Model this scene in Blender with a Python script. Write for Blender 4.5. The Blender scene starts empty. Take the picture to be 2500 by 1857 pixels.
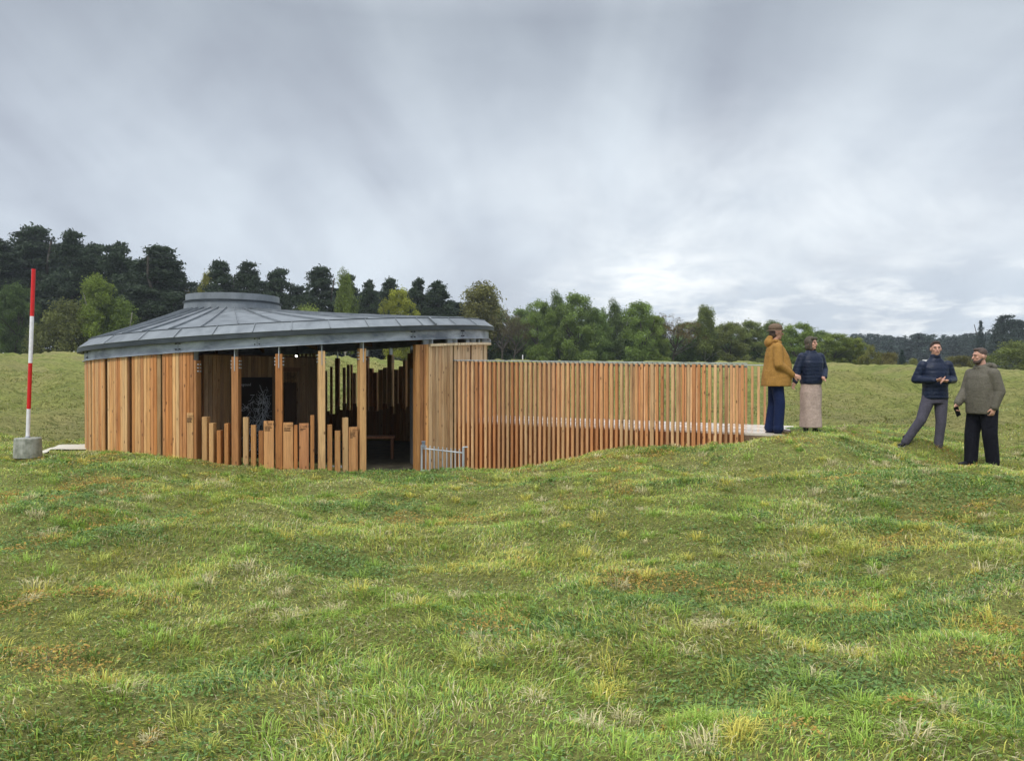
import bpy, math, random
import numpy as np
from mathutils import Vector, Matrix, Euler

random.seed(7); np.random.seed(7)
R = math.radians
sc = bpy.context.scene
COL = sc.collection

# ------------------------------------------------------------------ camera
FPX, HZ = 1871.0, 913.0            # focal length and horizon row of the 2500 px wide photograph
cam = bpy.data.cameras.new("camera"); camo = bpy.data.objects.new("camera", cam); COL.objects.link(camo)
cam.sensor_width = 36.0; cam.lens = 36.0 * FPX / 2500.0
cam.clip_start = 0.05; cam.clip_end = 6000
camo.location = (0, 0, 0)
camo.rotation_euler = (R(90) - math.atan((928.5 - HZ) / FPX), 0, 0)
sc.camera = camo

# ------------------------------------------------------------------ world / sky
SUN_EL, SUN_AZ = R(50), R(205)      # azimuth clockwise from +Y (behind the camera, a little to the left)
sc.view_settings.view_transform = 'Standard'; sc.view_settings.look = 'None'
sc.view_settings.gamma = 1; sc.view_settings.exposure = 0.46
world = bpy.data.worlds.new("World"); sc.world = world; world.use_nodes = True
def build_world():
    nt = world.node_tree; N = nt.nodes; L = nt.links
    for n in list(N): N.remove(n)
    def nd(t, **k):
        n = N.new(t)
        for a, b in k.items(): setattr(n, a, b)
        return n
    def mth(op, a, b=None, c=None, clamp=False):
        n = nd('ShaderNodeMath', operation=op); n.use_clamp = clamp
        for i, v in enumerate((a, b, c)):
            if v is None: continue
            if isinstance(v, (int, float)): n.inputs[i].default_value = v
            else: L.new(v, n.inputs[i])
        return n.outputs[0]
    def mix(f, a, b, mode='MIX'):
        n = nd('ShaderNodeMix', data_type='RGBA', blend_type=mode)
        if isinstance(f, (int, float)): n.inputs[0].default_value = f
        else: L.new(f, n.inputs[0])
        for i, v in ((6, a), (7, b)):
            if isinstance(v, tuple): n.inputs[i].default_value = (*v, 1)
            else: L.new(v, n.inputs[i])
        return n.outputs[2]
    def ramp(f, *st):
        n = nd('ShaderNodeValToRGB'); L.new(f, n.inputs[0]); e = n.color_ramp.elements
        while len(e) < len(st): e.new(.5)
        for i, (p, v) in enumerate(st):
            e[i].position = p; e[i].color = (*v, 1) if isinstance(v, tuple) else (v, v, v, 1)
        return n.outputs[0]
    def noise(vec, scale, det=6, rough=.55, dist=0.0, dims='3D'):
        n = nd('ShaderNodeTexNoise', noise_dimensions=dims); L.new(vec, n.inputs['Vector'])
        n.inputs['Scale'].default_value = scale; n.inputs['Detail'].default_value = det
        n.inputs['Roughness'].default_value = rough; n.inputs['Distortion'].default_value = dist
        return n.outputs['Fac']
    tc = nd('ShaderNodeTexCoord'); sx = nd('ShaderNodeSeparateXYZ'); L.new(tc.outputs['Generated'], sx.inputs[0])
    X, Y, Z = sx.outputs
    Zc = mth('MAXIMUM', Z, 0.0)
    # cloud layer seen in perspective: direction projected on a plane overhead
    inv = mth('DIVIDE', 1.0, mth('ADD', Zc, 0.42))
    cx = nd('ShaderNodeCombineXYZ'); L.new(mth('MULTIPLY', X, inv), cx.inputs[0]); L.new(mth('MULTIPLY', Y, inv), cx.inputs[1])
    # streaks of rain cloud: stretch along a diagonal
    mp = nd('ShaderNodeMapping'); L.new(cx.outputs[0], mp.inputs[0])
    mp.inputs['Rotation'].default_value = (0, 0, R(32)); mp.inputs['Scale'].default_value = (2.6, 0.75, 1)
    mp.inputs['Location'].default_value = (3.1, 1.7, 0)
    streak = noise(mp.outputs[0], 1.2, 4, .5, .5)
    big = noise(cx.outputs[0], .9, 6, .55, .6)
    small = noise(cx.outputs[0], 2.3, 8, .6, .25)
    v = mth('ADD', mth('MULTIPLY', streak, .45), mth('ADD', mth('MULTIPLY', big, .45), mth('MULTIPLY', small, .10)))
    cloud = ramp(v, (.38, (.33, .36, .425)), (.48, (.43, .475, .54)), (.58, (.55, .605, .665)))
    # elevation and azimuth terms of the overcast sky
    el = mth('ARCSINE', Z)
    cloud = mix(1.0, cloud, ramp(mth('MULTIPLY', el, 1.0), (0.0, (.98, 1.0, 1.03)), (.14, (1.05, 1.05, 1.05)), (.28, (.97, .97, .965)), (.43, (.71, .715, .72)), (.60, (1.35, 1.3, 1.25)), (1.0, (2.7, 2.6, 2.45))), 'MULTIPLY')
    # brighter opening low in the right half of the view
    az = mth('ARCTAN2', X, Y)
    da = mth('DIVIDE', mth('SUBTRACT', az, .30), .36); de = mth('DIVIDE', mth('SUBTRACT', el, .175), .115)
    g = mth('POWER', 2.718, mth('MULTIPLY', mth('ADD', mth('MULTIPLY', da, da), mth('MULTIPLY', de, de)), -1.0))
    gm = mth('MULTIPLY', g, ramp(noise(cx.outputs[0], 3.2, 8, .62, .4), (.36, .25), (.62, 1.0)))
    cloud = mix(mth('MULTIPLY', gm, .95), cloud, (.72, .76, .79))
    # small bright cumulus breaks near the horizon to the right, pale blue gaps around them
    mp2 = nd('ShaderNodeMapping'); cs = nd('ShaderNodeCombineXYZ'); L.new(az, cs.inputs[0]); L.new(mth('MULTIPLY', el, 3.2), cs.inputs[1])
    brk = noise(cs.outputs[0], 7.5, 10, .66, .15)
    e2 = ramp(el, (.0, .3), (.03, .7), (.06, 1.0), (.10, .8), (.15, .0), (.3, 0.0))
    a2 = ramp(mth('ADD', mth('MULTIPLY', az, 1.0), .2), (.18, 0.0), (.30, 1.0), (.95, 1.0))
    zone = mth('MULTIPLY', e2, a2)
    cloud = mix(mth('MULTIPLY', zone, .40), cloud, (.46, .53, .62))
    bm = mth('MULTIPLY', ramp(brk, (.47, 0.0), (.62, 1.0)), zone)
    cloud = mix(mth('MULTIPLY', bm, .9), cloud, (.86, .88, .88))
    d2 = mth('DIVIDE', mth('SUBTRACT', az, .185), .085); f2 = mth('DIVIDE', mth('SUBTRACT', el, .122), .032)
    g2 = mth('POWER', 2.718, mth('MULTIPLY', mth('ADD', mth('MULTIPLY', d2, d2), mth('MULTIPLY', f2, f2)), -1.0))
    cloud = mix(mth('MULTIPLY', g2, ramp(noise(cs.outputs[0], 13.0, 9, .62, .4), (.42, 0.0), (.62, 1.0))), cloud, (.92, .93, .92))
    sky = nd('ShaderNodeTexSky', sky_type='NISHITA'); sky.sun_disc = False
    sky.sun_elevation = SUN_EL; sky.sun_rotation = SUN_AZ; sky.air_density = 1.2; sky.dust_density = 2.0
    skc = mix(1.0, sky.outputs[0], (.1, .1, .1), 'MULTIPLY')
    fin = mix(.94, skc, cloud)
    bg = nd('ShaderNodeBackground'); L.new(fin, bg.inputs[0]); bg.inputs[1].default_value = 1.0
    out = nd('ShaderNodeOutputWorld'); L.new(bg.outputs[0], out.inputs[0])
build_world()
world.cycles.sampling_method = 'MANUAL'; world.cycles.sample_map_resolution = 512

sun = bpy.data.lights.new("sun", 'SUN'); sun.energy = 1.5; sun.angle = R(14); sun.color = (1.0, .95, .87)
suno = bpy.data.objects.new("sun", sun); COL.objects.link(suno)
sd = Vector((math.sin(SUN_AZ) * math.cos(SUN_EL), math.cos(SUN_AZ) * math.cos(SUN_EL), math.sin(SUN_EL)))
suno.rotation_euler = sd.to_track_quat('Z', 'Y').to_euler(); suno.location = (-20, -30, 40)

# ------------------------------------------------------------------ materials
def S(r, g, b):       # sRGB 0..255 -> linear
    f = lambda c: (c / 255 / 12.92) if c / 255 <= .04045 else ((c / 255 + .055) / 1.055) ** 2.4
    return (f(r), f(g), f(b))
class NT:
    def __init__(s, name):
        s.m = bpy.data.materials.new(name); s.m.use_nodes = True
        s.t = s.m.node_tree; s.N = s.t.nodes; s.L = s.t.links
        s.p = s.N['Principled BSDF']
    def nd(s, t, **k):
        n = s.N.new(t)
        for a, b in k.items(): setattr(n, a, b)
        return n
    def set(s, n, i, v):
        if v is None: return
        if isinstance(v, (int, float)): n.inputs[i].default_value = v
        elif isinstance(v, tuple): n.inputs[i].default_value = (*v, 1) if len(v) == 3 and len(n.inputs[i].default_value) == 4 else v
        else: s.L.new(v, n.inputs[i])
    def coord(s, scale=(1, 1, 1), kind='Object'):
        tc = s.nd('ShaderNodeTexCoord'); mp = s.nd('ShaderNodeMapping'); s.L.new(tc.outputs[kind], mp.inputs[0])
        mp.inputs['Scale'].default_value = scale; return mp.outputs[0]
    def wcoord(s, scale=(1, 1, 1)):
        g = s.nd('ShaderNodeNewGeometry'); mp = s.nd('ShaderNodeMapping'); s.L.new(g.outputs['Position'], mp.inputs[0])
        mp.inputs['Scale'].default_value = scale; return mp.outputs[0]
    def noise(s, vec, scale, det=5, rough=.55, dist=0.0):
        n = s.nd('ShaderNodeTexNoise'); s.L.new(vec, n.inputs['Vector'])
        n.inputs['Scale'].default_value = scale; n.inputs['Detail'].default_value = det
        n.inputs['Roughness'].default_value = rough; n.inputs['Distortion'].default_value = dist
        return n.outputs['Fac']
    def ramp(s, f, *st):
        n = s.nd('ShaderNodeValToRGB'); s.L.new(f, n.inputs[0]); e = n.color_ramp.elements
        while len(e) < len(st): e.new(.5)
        for i, (p, v) in enumerate(st):
            e[i].position = p; e[i].color = (*v, 1) if isinstance(v, tuple) else (v, v, v, 1)
        return n.outputs[0]
    def mix(s, f, a, b, mode='MIX'):
        n = s.nd('ShaderNodeMix', data_type='RGBA', blend_type=mode)
        s.set(n, 0, f); s.set(n, 6, a); s.set(n, 7, b); return n.outputs[2]
    def math(s, op, a, b=None):
        n = s.nd('ShaderNodeMath', operation=op); s.set(n, 0, a); s.set(n, 1, b); return n.outputs[0]
    def bump(s, h, st=.3, d=.01):
        n = s.nd('ShaderNodeBump'); s.L.new(h, n.inputs['Height']); n.inputs['Strength'].default_value = st
        n.inputs['Distance'].default_value = d; s.L.new(n.outputs[0], s.p.inputs['Normal'])
    def out(s, col=None, rough=None, metal=None, spec=None):
        s.set(s.p, 'Base Color', col); s.set(s.p, 'Roughness', rough); s.set(s.p, 'Metallic', metal)
        s.set(s.p, 'Specular IOR Level', spec); return s.m

def wood_mat(name, rough=.55, darkwet=0.0, knots=True):
    n = NT(name)
    at = n.nd('ShaderNodeAttribute', attribute_name='col')
    rnd = n.nd('ShaderNodeObjectInfo')
    base = n.wcoord((1, 1, 1))
    v = n.nd('ShaderNodeVectorMath', operation='ADD'); n.L.new(base, v.inputs[0]); n.L.new(rnd.outputs['Random'], v.inputs[1])
    def scl(sc_):
        m = n.nd('ShaderNodeMapping'); n.L.new(v.outputs[0], m.inputs[0]); m.inputs['Scale'].default_value = sc_; return m.outputs[0]
    grain = n.noise(scl((60, 60, 2.2)), 1.0, 6, .6, 1.2)
    wide = n.noise(scl((14, 14, 1.1)), 1.0, 4, .6, .6)
    c = n.mix(.75, at.outputs['Color'], n.ramp(grain, (.32, (.55, .50, .45)), (.5, (1, 1, 1)), (.68, (1.22, 1.2, 1.15))), 'MULTIPLY')
    c = n.mix(.8, c, n.ramp(wide, (.3, (.72, .62, .55)), (.5, (1, 1, 1)), (.72, (1.18, 1.14, 1.08))), 'MULTIPLY')
    if knots:
        vo = n.nd('ShaderNodeTexVoronoi'); n.L.new(scl((7.5, 7.5, 3.4)), vo.inputs['Vector']); vo.inputs['Scale'].default_value = 1.25
        vo.inputs['Randomness'].default_value = 1.0
        k = n.ramp(vo.outputs['Distance'], (.07, 1.0), (.15, 0.0))
        c = n.mix(n.math('MULTIPLY', k, .8), c, (.10, .035, .012))
    if darkwet:
        st = n.noise(scl((5, 5, .8)), 1.0, 5, .6)
        c = n.mix(n.math('MULTIPLY', n.ramp(st, (.5, 0.0), (.7, 1.0)), darkwet), c, (.07, .03, .012))
    n.bump(grain, .35, .004)
    return n.out(c, rough, 0, .4)
M = {}
M['wood'] = wood_mat('larch_wood', .55)
M['wood_wet'] = wood_mat('larch_wood_damp', .5, .45)
M['wood_inner'] = wood_mat('larch_wood_inside', .65)
def deck_mat():
    n = NT('wet_deck_boards'); at = n.nd('ShaderNodeAttribute', attribute_name='col')
    w = n.noise(n.wcoord((3, 3, 3)), 1.0, 5, .6); g = n.noise(n.wcoord((3, 60, 60)), 1.0, 4)
    c = n.mix(.5, at.outputs['Color'], n.ramp(g, (.3, (.7, .68, .65)), (.6, (1.1, 1.1, 1.1))), 'MULTIPLY')
    n.bump(g, .2, .003)
    return n.out(c, n.ramp(w, (.35, .12), (.65, .4)), 0, .6)
M['deck'] = deck_mat()
def metal_mat(name, a, b, rough=(.3, .5), metal=.85, streak=(3, 3, 1), sc_=1.0):
    n = NT(name); x = n.noise(n.wcoord(streak), 1.6 * sc_, 6, .6, .4); y = n.noise(n.wcoord((30, 30, 30)), 1.0, 3)
    c = n.mix(n.ramp(x, (.33, 0.0), (.67, 1.0)), a, b)
    c = n.mix(.2, c, n.ramp(y, (.3, (.8, .8, .8)), (.7, (1.15, 1.15, 1.15))), 'MULTIPLY')
    n.bump(x, .05, .01)
    return n.out(c, n.ramp(x, (.3, rough[0]), (.7, rough[1])), metal)
M['zinc'] = metal_mat('zinc_roof_sheet', S(106, 112, 117), S(138, 144, 149), (.3, .55), .4, (2.2, 2.2, 1.2))
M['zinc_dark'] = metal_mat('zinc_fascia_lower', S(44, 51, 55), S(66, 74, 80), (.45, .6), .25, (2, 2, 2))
M['steel'] = metal_mat('galvanised_steel', S(112, 120, 132), S(196, 203, 212), (.4, .6), .25, (1.3, 1.3, 3), 1.0)
M['steel_light'] = metal_mat('galvanised_steel_bright', S(150, 156, 163), S(196, 201, 206), (.4, .55), .3)
def flat(name, c, rough=.6, metal=0, var=.12, sc_=20, bump=0.0, spec=.5):
    n = NT(name); x = n.noise(n.coord((1, 1, 1)), sc_, 4)
    col = n.mix(1.0, c, n.ramp(x, (.3, (1 - var,) * 3), (.7, (1 + var,) * 3)), 'MULTIPLY')
    if bump: n.bump(x, bump, .01)
    return n.out(col, rough, metal, spec)
M['bolt'] = flat('bolt_dark', (.03, .03, .035), .4, .6)
M['red'] = flat('red_paint', S(205, 22, 18), .35)
M['white'] = flat('white_paint', (.78, .77, .80), .35)
M['black_panel'] = flat('black_print', (.006, .006, .008), .28)
M['ink'] = flat('white_ink', (.55, .58, .66), .5)
M['burn'] = flat('burnt_engraving', (.05, .022, .01), .9)
M['glass_dark'] = flat('dark_door_glass', (.02, .025, .027), .08)
M['grey_panel'] = flat('grey_wall_panel', (.22, .215, .22), .7)
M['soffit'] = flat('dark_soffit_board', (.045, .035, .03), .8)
M['skin'] = flat('skin', (.55, .30, .22), .5, 0, .08, 8)
M['eyewhite'] = flat('eye_white', (.35, .30, .28), .3)
M['hair_dark'] = flat('dark_brown_hair', (.035, .018, .012), .7, 0, .3, 60)
M['hair_brown'] = flat('brown_hair', (.07, .045, .035), .7, 0, .3, 60)
def cloth(name, c, bs=60, b=.3, rough=.85, var=.15):
    n = NT(name); x = n.noise(n.coord((1, 1, 1)), bs, 4); f = n.noise(n.coord((1, 1, .55)), 9, 4, .6, 1.6); g = n.noise(n.coord((1, 1, 3.5)), 4.5, 4, .6, 1.2)
    col = n.mix(1.0, c, n.ramp(x, (.3, (1 - var,) * 3), (.7, (1 + var,) * 3)), 'MULTIPLY')
    col = n.mix(1.0, col, n.ramp(f, (.3, (.86,) * 3), (.7, (1.12,) * 3)), 'MULTIPLY')
    h = n.math('ADD', n.math('MULTIPLY', x, .05 * b), n.math('ADD', f, n.math('MULTIPLY', g, .8)))
    n.bump(h, .5, .028)
    return n.out(col, rough, 0, .25)
M['mustard'] = cloth('mustard_wool', S(158, 118, 60))
M['jeans'] = cloth('blue_denim', S(20, 34, 70))
M['shoe_brown'] = cloth('brown_leather', S(74, 60, 54), 30, .1, .5)
M['hat'] = cloth('brown_tweed', S(112, 94, 78), 90)
M['puffer'] = cloth('navy_quilted_nylon', S(26, 36, 58), 20, .2, .45)
M['skirt'] = cloth('pink_beige_wool', S(176, 156, 146))
M['knit'] = cloth('olive_brown_knit', S(88, 82, 72), 120)
M['black_cloth'] = cloth('black_cotton', S(14, 15, 26))
M['trouser_grey'] = cloth('charcoal_cotton', S(78, 76, 88))
M['parka'] = cloth('olive_grey_canvas', S(98, 94, 84))
M['shoe_black'] = cloth('black_leather', S(28, 28, 34), 30, .1, .5)
M['sole'] = flat('pale_rubber_sole', (.35, .36, .38), .7)
def concrete_mat():
    n = NT('cast_concrete'); a = n.noise(n.coord((1, 1, 1)), 9, 8, .65); b = n.noise(n.coord((6, 6, 1)), 3, 4)
    c = n.ramp(a, (.3, S(112, 116, 104)), (.5, S(150, 152, 142)), (.7, S(176, 176, 168)))
    c = n.mix(.5, c, n.ramp(b, (.4, (.75, .78, .74)), (.65, (1.12, 1.12, 1.12))), 'MULTIPLY')
    n.bump(a, .3, .01); return n.out(c, .85)
M['concrete'] = concrete_mat()
def path_mat():
    n = NT('pale_gravel_path'); a = n.noise(n.coord((1, 1, 1)), 60, 5, .7); b = n.noise(n.coord((1, 1, 1)), 1.2, 4)
    c = n.mix(.5, n.ramp(a, (.3, S(150, 144, 124)), (.7, S(206, 202, 184))), n.ramp(b, (.3, (.6, .58, .5)), (.7, (.75, .73, .66))))
    n.bump(a, .4, .01); return n.out(c, .9)
M['path'] = path_mat()
M['floor'] = flat('trodden_earth_floor', (.075, .065, .04), .95, 0, .5, 6, .3)

GC = dict(green=(.33, .48, .085), deep=(.15, .27, .055), olive=(.46, .50, .115), yellow=(.60, .55, .12),
          straw=(.62, .56, .32), rust=(.44, .27, .06), brown=(.24, .15, .065), blue=(.20, .36, .13))
def ground_mat():
    n = NT('lumpy_turf')
    w = n.wcoord((1, 1, 1))
    big = n.noise(w, .16, 5, .6, .5); mid = n.noise(n.wcoord((.5, 1, 1)), 1.1, 7, .68, .4); fine = n.noise(n.wcoord((1, 1, 1)), 28, 5, .7)
    st = n.noise(n.wcoord((.55, 1.9, 1)), 1.7, 8, .72, .6); st2 = n.noise(n.wcoord((1.4, 4.0, 1)), 2.6, 6, .7, .5)
    c = n.ramp(mid, (.30, (.15, .20, .05)), (.42, (.26, .29, .08)), (.54, (.36, .36, .12)), (.70, (.46, .42, .16)))
    c2 = n.ramp(big, (.36, (.21, .27, .07)), (.47, (.31, .33, .10)), (.56, (.38, .35, .14)), (.66, (.32, .27, .14)))
    c = n.mix(.55, c, c2)
    c = n.mix(n.ramp(st, (.50, 0.0), (.70, .6)), c, (.36, .345, .15))
    c = n.mix(n.ramp(st2, (.38, .75), (.50, 0.0)), c, (.12, .145, .04))
    c = n.mix(1.0, c, n.ramp(fine, (.28, (.5, .52, .45)), (.5, (1, 1, 1)), (.72, (1.1, 1.12, 1.0))), 'MULTIPLY')
    soil = n.mix(.6, n.ramp(fine, (.33, (.17, .175, .055)), (.62, (.42, .40, .14))), c)
    sp = n.nd('ShaderNodeSeparateXYZ'); n.L.new(w, sp.inputs[0])
    near = n.math('MULTIPLY', n.ramp(n.math('MULTIPLY', sp.outputs[1], .02), (.27, 1.0), (.34, 0.0)), 1.0)
    c = n.mix(near, c, soil)
    h = n.math('ADD', n.math('MULTIPLY', fine, .2), n.math('ADD', st, st2))
    n.bump(h, 1.0, .2)
    return n.out(c, .95, 0, .12)
M['ground'] = ground_mat()
def attr_mat(name, rough=.6, trans=.25, spec=.3):
    n = NT(name); at = n.nd('ShaderNodeAttribute', attribute_name='col')
    n.out(at.outputs['Color'], rough, 0, spec)
    if trans:
        tr = n.nd('ShaderNodeBsdfTranslucent'); n.L.new(at.outputs['Color'], tr.inputs[0])
        ms = n.nd('ShaderNodeMixShader'); ms.inputs[0].default_value = trans
        n.L.new(n.p.outputs[0], ms.inputs[1]); n.L.new(tr.outputs[0], ms.inputs[2])
        n.L.new(ms.outputs[0], n.N['Material Output'].inputs[0])
    return n.m
M['blade'] = attr_mat('grass_blades', .55, .3, .35)
def leaf_mat(name):
    n = NT(name); at = n.nd('ShaderNodeAttribute', attribute_name='col'); oi = n.nd('ShaderNodeObjectInfo')
    c = n.mix(1.0, at.outputs['Color'], oi.outputs['Color'], 'MULTIPLY')
    n.out(c, .6, 0, .25)
    tr = n.nd('ShaderNodeBsdfTranslucent'); n.L.new(c, tr.inputs[0]); ms = n.nd('ShaderNodeMixShader'); ms.inputs[0].default_value = .3
    n.L.new(n.p.outputs[0], ms.inputs[1]); n.L.new(tr.outputs[0], ms.inputs[2]); n.L.new(ms.outputs[0], n.N['Material Output'].inputs[0])
    return n.m
M['leaf'] = leaf_mat('tree_leaves')
M['bark'] = flat('tree_bark', (.06, .05, .042), .9, 0, .4, 3)
M['bark_pale'] = flat('birch_bark', (.32, .30, .27), .8, 0, .4, 3)

# ------------------------------------------------------------------ scene helpers
ORG = {}
def org(o): return ORG.get(o.name, Vector((0, 0, 0)))
def tag(o, label=None, cat=None, group=None, kind=None):
    if label: o['label'] = label
    if cat: o['category'] = cat
    if group: o['group'] = group
    if kind: o['kind'] = kind
    return o
def thing(name, loc, label, cat, group=None):
    o = bpy.data.objects.new(name, None); COL.objects.link(o); o.empty_display_size = .2
    o.location = loc; ORG[o.name] = Vector(loc); return tag(o, label, cat, group)
def link_mesh(name, me, mat, parent=None, loc=None):
    o = bpy.data.objects.new(name, me); COL.objects.link(o)
    if mat and not me.materials: me.materials.append(mat)
    if parent: o.parent = parent
    if loc is not None: o.location = loc
    return o
def np_mesh(name, V, loops, lstart, ltot, colr=None, smooth=False):
    me = bpy.data.meshes.new(name)
    me.vertices.add(len(V)); me.vertices.foreach_set('co', np.asarray(V, np.float32).ravel())
    me.loops.add(len(loops)); me.loops.foreach_set('vertex_index', np.asarray(loops, np.int32))
    me.polygons.add(len(lstart)); me.polygons.foreach_set('loop_start', np.asarray(lstart, np.int32))
    me.polygons.foreach_set('loop_total', np.asarray(ltot, np.int32))
    me.polygons.foreach_set('use_smooth', np.full(len(lstart), bool(smooth)))
    me.update(calc_edges=True)
    if colr is not None:
        a = me.attributes.new('col', 'FLOAT_COLOR', 'POINT')
        c = np.ones((len(V), 4), np.float32); c[:, :3] = colr; a.data.foreach_set('color', c.ravel())
    return me

class MB:
    def __init__(s): s.v = []; s.f = []; s.c = []; s.col = (.5, .5, .5)
    def add(s, vs, fs, col=None):
        b = len(s.v); s.v += [tuple(x) for x in vs]; s.f += [tuple(b + i for i in f) for f in fs]
        s.c += [col or s.col] * len(vs)
    def box8(s, p, col=None):     # 8 corners: bottom loop 0-3, top loop 4-7
        s.add(p, [(3, 2, 1, 0), (4, 5, 6, 7), (0, 1, 5, 4), (1, 2, 6, 5), (2, 3, 7, 6), (3, 0, 4, 7)], col)
    def box(s, c, size, rz=0, col=None):
        ca, sa = math.cos(rz), math.sin(rz); hx, hy, hz = size[0] / 2, size[1] / 2, size[2] / 2; P = []
        for z in (-hz, hz):
            for x, y in ((-hx, -hy), (hx, -hy), (hx, hy), (-hx, hy)):
                P.append((c[0] + x * ca - y * sa, c[1] + x * sa + y * ca, c[2] + z))
        s.box8(P, col)
    def post(s, x, y, rz, w, d, z0, z1, col=None, z1b=None, bev=.006):
        """upright timber: width w, depth d, chamfered edges; z1b tilts the top to the back"""
        ca, sa = math.cos(rz), math.sin(rz); w2, d2, b = w / 2, d / 2, bev
        pts = [(-w2 + b, -d2), (w2 - b, -d2), (w2, -d2 + b), (w2, d2 - b), (w2 - b, d2), (-w2 + b, d2), (-w2, d2 - b), (-w2, -d2 + b)]
        V = []
        for k, z in enumerate((z0, z1)):
            for px, py in pts:
                zz = z if (k == 0 or z1b is None) else z1 + (z1b - z1) * (py + d2) / d
                V.append((x + px * ca - py * sa, y + px * sa + py * ca, zz))
        n = 8
        F = [tuple(range(n - 1, -1, -1)), tuple(range(n, 2 * n))] + [(i, (i + 1) % n, n + (i + 1) % n, n + i) for i in range(n)]
        s.add(V, F, col)
    def tube(s, a, b, r0, r1=None, n=10, col=None, cap=True):
        a, b = Vector(a), Vector(b); r1 = r0 if r1 is None else r1
        d = (b - a).normalized(); u = d.orthogonal().normalized(); w = d.cross(u); V = []
        for p, r in ((a, r0), (b, r1)):
            for i in range(n):
                t = 2 * math.pi * i / n; V.append(p + u * (r * math.cos(t)) + w * (r * math.sin(t)))
        F = [(i, (i + 1) % n, n + (i + 1) % n, n + i) for i in range(n)]
        if cap: F += [tuple(range(n - 1, -1, -1)), tuple(range(n, 2 * n))]
        s.add(V, F, col)
    def build(s, name, mat, parent=None, base=None, smooth=False):
        o0 = org(parent) if parent else Vector(base or (0, 0, 0))
        V = np.array(s.v, np.float64) - np.array(o0)
        loops = [i for f in s.f for i in f]; tot = [len(f) for f in s.f]; st = np.concatenate(([0], np.cumsum(tot)[:-1]))
        me = np_mesh(name, V, loops, st, tot, np.array(s.c), smooth)
        o = link_mesh(name, me, M[mat] if isinstance(mat, str) else mat, parent, None if parent else o0)
        ORG[o.name] = o0
        return o

def text_geo(body, size):
    cu = bpy.data.curves.new('tmp', 'FONT'); cu.body = body; cu.size = size; cu.resolution_u = 2; cu.extrude = 0
    o = bpy.data.objects.new('tmp', cu); COL.objects.link(o)
    me = bpy.data.meshes.new_from_object(o.evaluated_get(bpy.context.evaluated_depsgraph_get()))
    vs = [v.co.copy() for v in me.vertices]; fs = [tuple(p.vertices) for p in me.polygons]
    bpy.data.objects.remove(o); bpy.data.curves.remove(cu); bpy.data.meshes.remove(me)
    return vs, fs
def put_text(mb, body, size, origin, ux, uz=Vector((0, 0, 1)), col=None):
    vs, fs = text_geo(body, size); ux = Vector(ux); o = Vector(origin)
    mb.add([o + ux * v.x + uz * v.y for v in vs], fs, col)

# ------------------------------------------------------------------ noise + terrain
_P = np.random.RandomState(11).rand(256, 256)
def vnoise(x, y):
    x = np.asarray(x, float); y = np.asarray(y, float)
    xi = np.floor(x).astype(int); yi = np.floor(y).astype(int); fx = x - xi; fy = y - yi
    fx = fx * fx * (3 - 2 * fx); fy = fy * fy * (3 - 2 * fy)
    g = lambda a, b: _P[a & 255, b & 255]
    return (g(xi, yi) * (1 - fx) + g(xi + 1, yi) * fx) * (1 - fy) + (g(xi, yi + 1) * (1 - fx) + g(xi + 1, yi + 1) * fx) * fy - .5
def fbm(x, y, o=4, ro=.5):
    t = 0; a = 1.0
    for i in range(o): t = t + a * vnoise(x * 2 ** i + 17.3 * i, y * 2 ** i - 9.1 * i); a *= ro
    return t
def sstep(a, b, x): t = np.clip((x - a) / (b - a), 0, 1); return t * t * (3 - 2 * t)
CX, CY, D0 = 17 * math.sin(R(-15.46)), 17 * math.cos(R(-15.46)), 17.0
CP = np.array([(0, 0, -1.5), (-4, 1, -1.52), (4, 1, -1.45), (-3, 4, -1.5), (3, 4, -1.42), (0, 6, -1.5), (-6, 7, -1.38), (6, 7, -1.32), (-2, 9, -1.5), (2.5, 9.5, -1.36),
    (-9.5, 10, -1.28), (-7, 11, -1.25), (-8.2, 13, -1.375), (-8.6, 14.3, -1.41), (-6.35, 12.3, -1.30), (-5.2, 12.2, -1.36), (-4.5, 12.3, -1.46), (-3.7, 12.2, -1.57), (-2.6, 12.8, -1.66), (-1.7, 13.5, -1.77), (-1.1, 14.1, -1.80),
    (-.1, 13.9, -1.75), (.46, 13.7, -1.64), (1.0, 13.5, -1.52), (1.52, 13.3, -1.36), (1.85, 13.2, -1.25), (2.5, 12.9, -1.22), (3.5, 12.5, -1.20), (4.0, 12.25, -1.06), (4.55, 12.1, -1.02), (4.9, 12.5, -.98), (5.3, 13.6, -.98), (5.6, 15, -1.0), (5.2, 16.2, -1.1),
    (3, 16.5, -1.4), (1.5, 16, -1.75), (0, 17, -1.8), (6.0, 12.6, -1.1), (6.45, 12.45, -1.19), (7.15, 12.25, -1.27), (6.7, 11.4, -1.36), (7.3, 11.4, -1.42), (9, 12, -1.55), (10, 15, -1.35), (8, 17, -1.15), (7, 9.5, -1.34), (10, 9, -1.45),
    (12, 20, -1.2), (6, 20, -1.0), (0, 22, -1.6), (-3, 23, -1.6), (-8, 21, -1.45), (-11, 16, -1.5), (-14, 20, -1.3), (-13, 12, -1.4), (-6, 18, -1.72), (-4.5, 16, -1.74), (-3, 16, -1.74), (-3.5, 19, -1.74), (-2, 17.5, -1.74)])
RB = np.array([(-2000, 868), (0, 868), (205, 866), (850, 880), (1300, 887), (1800, 891), (2000, 895), (2170, 902), (2300, 903), (2500, 911), (4500, 912)], float)
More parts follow.
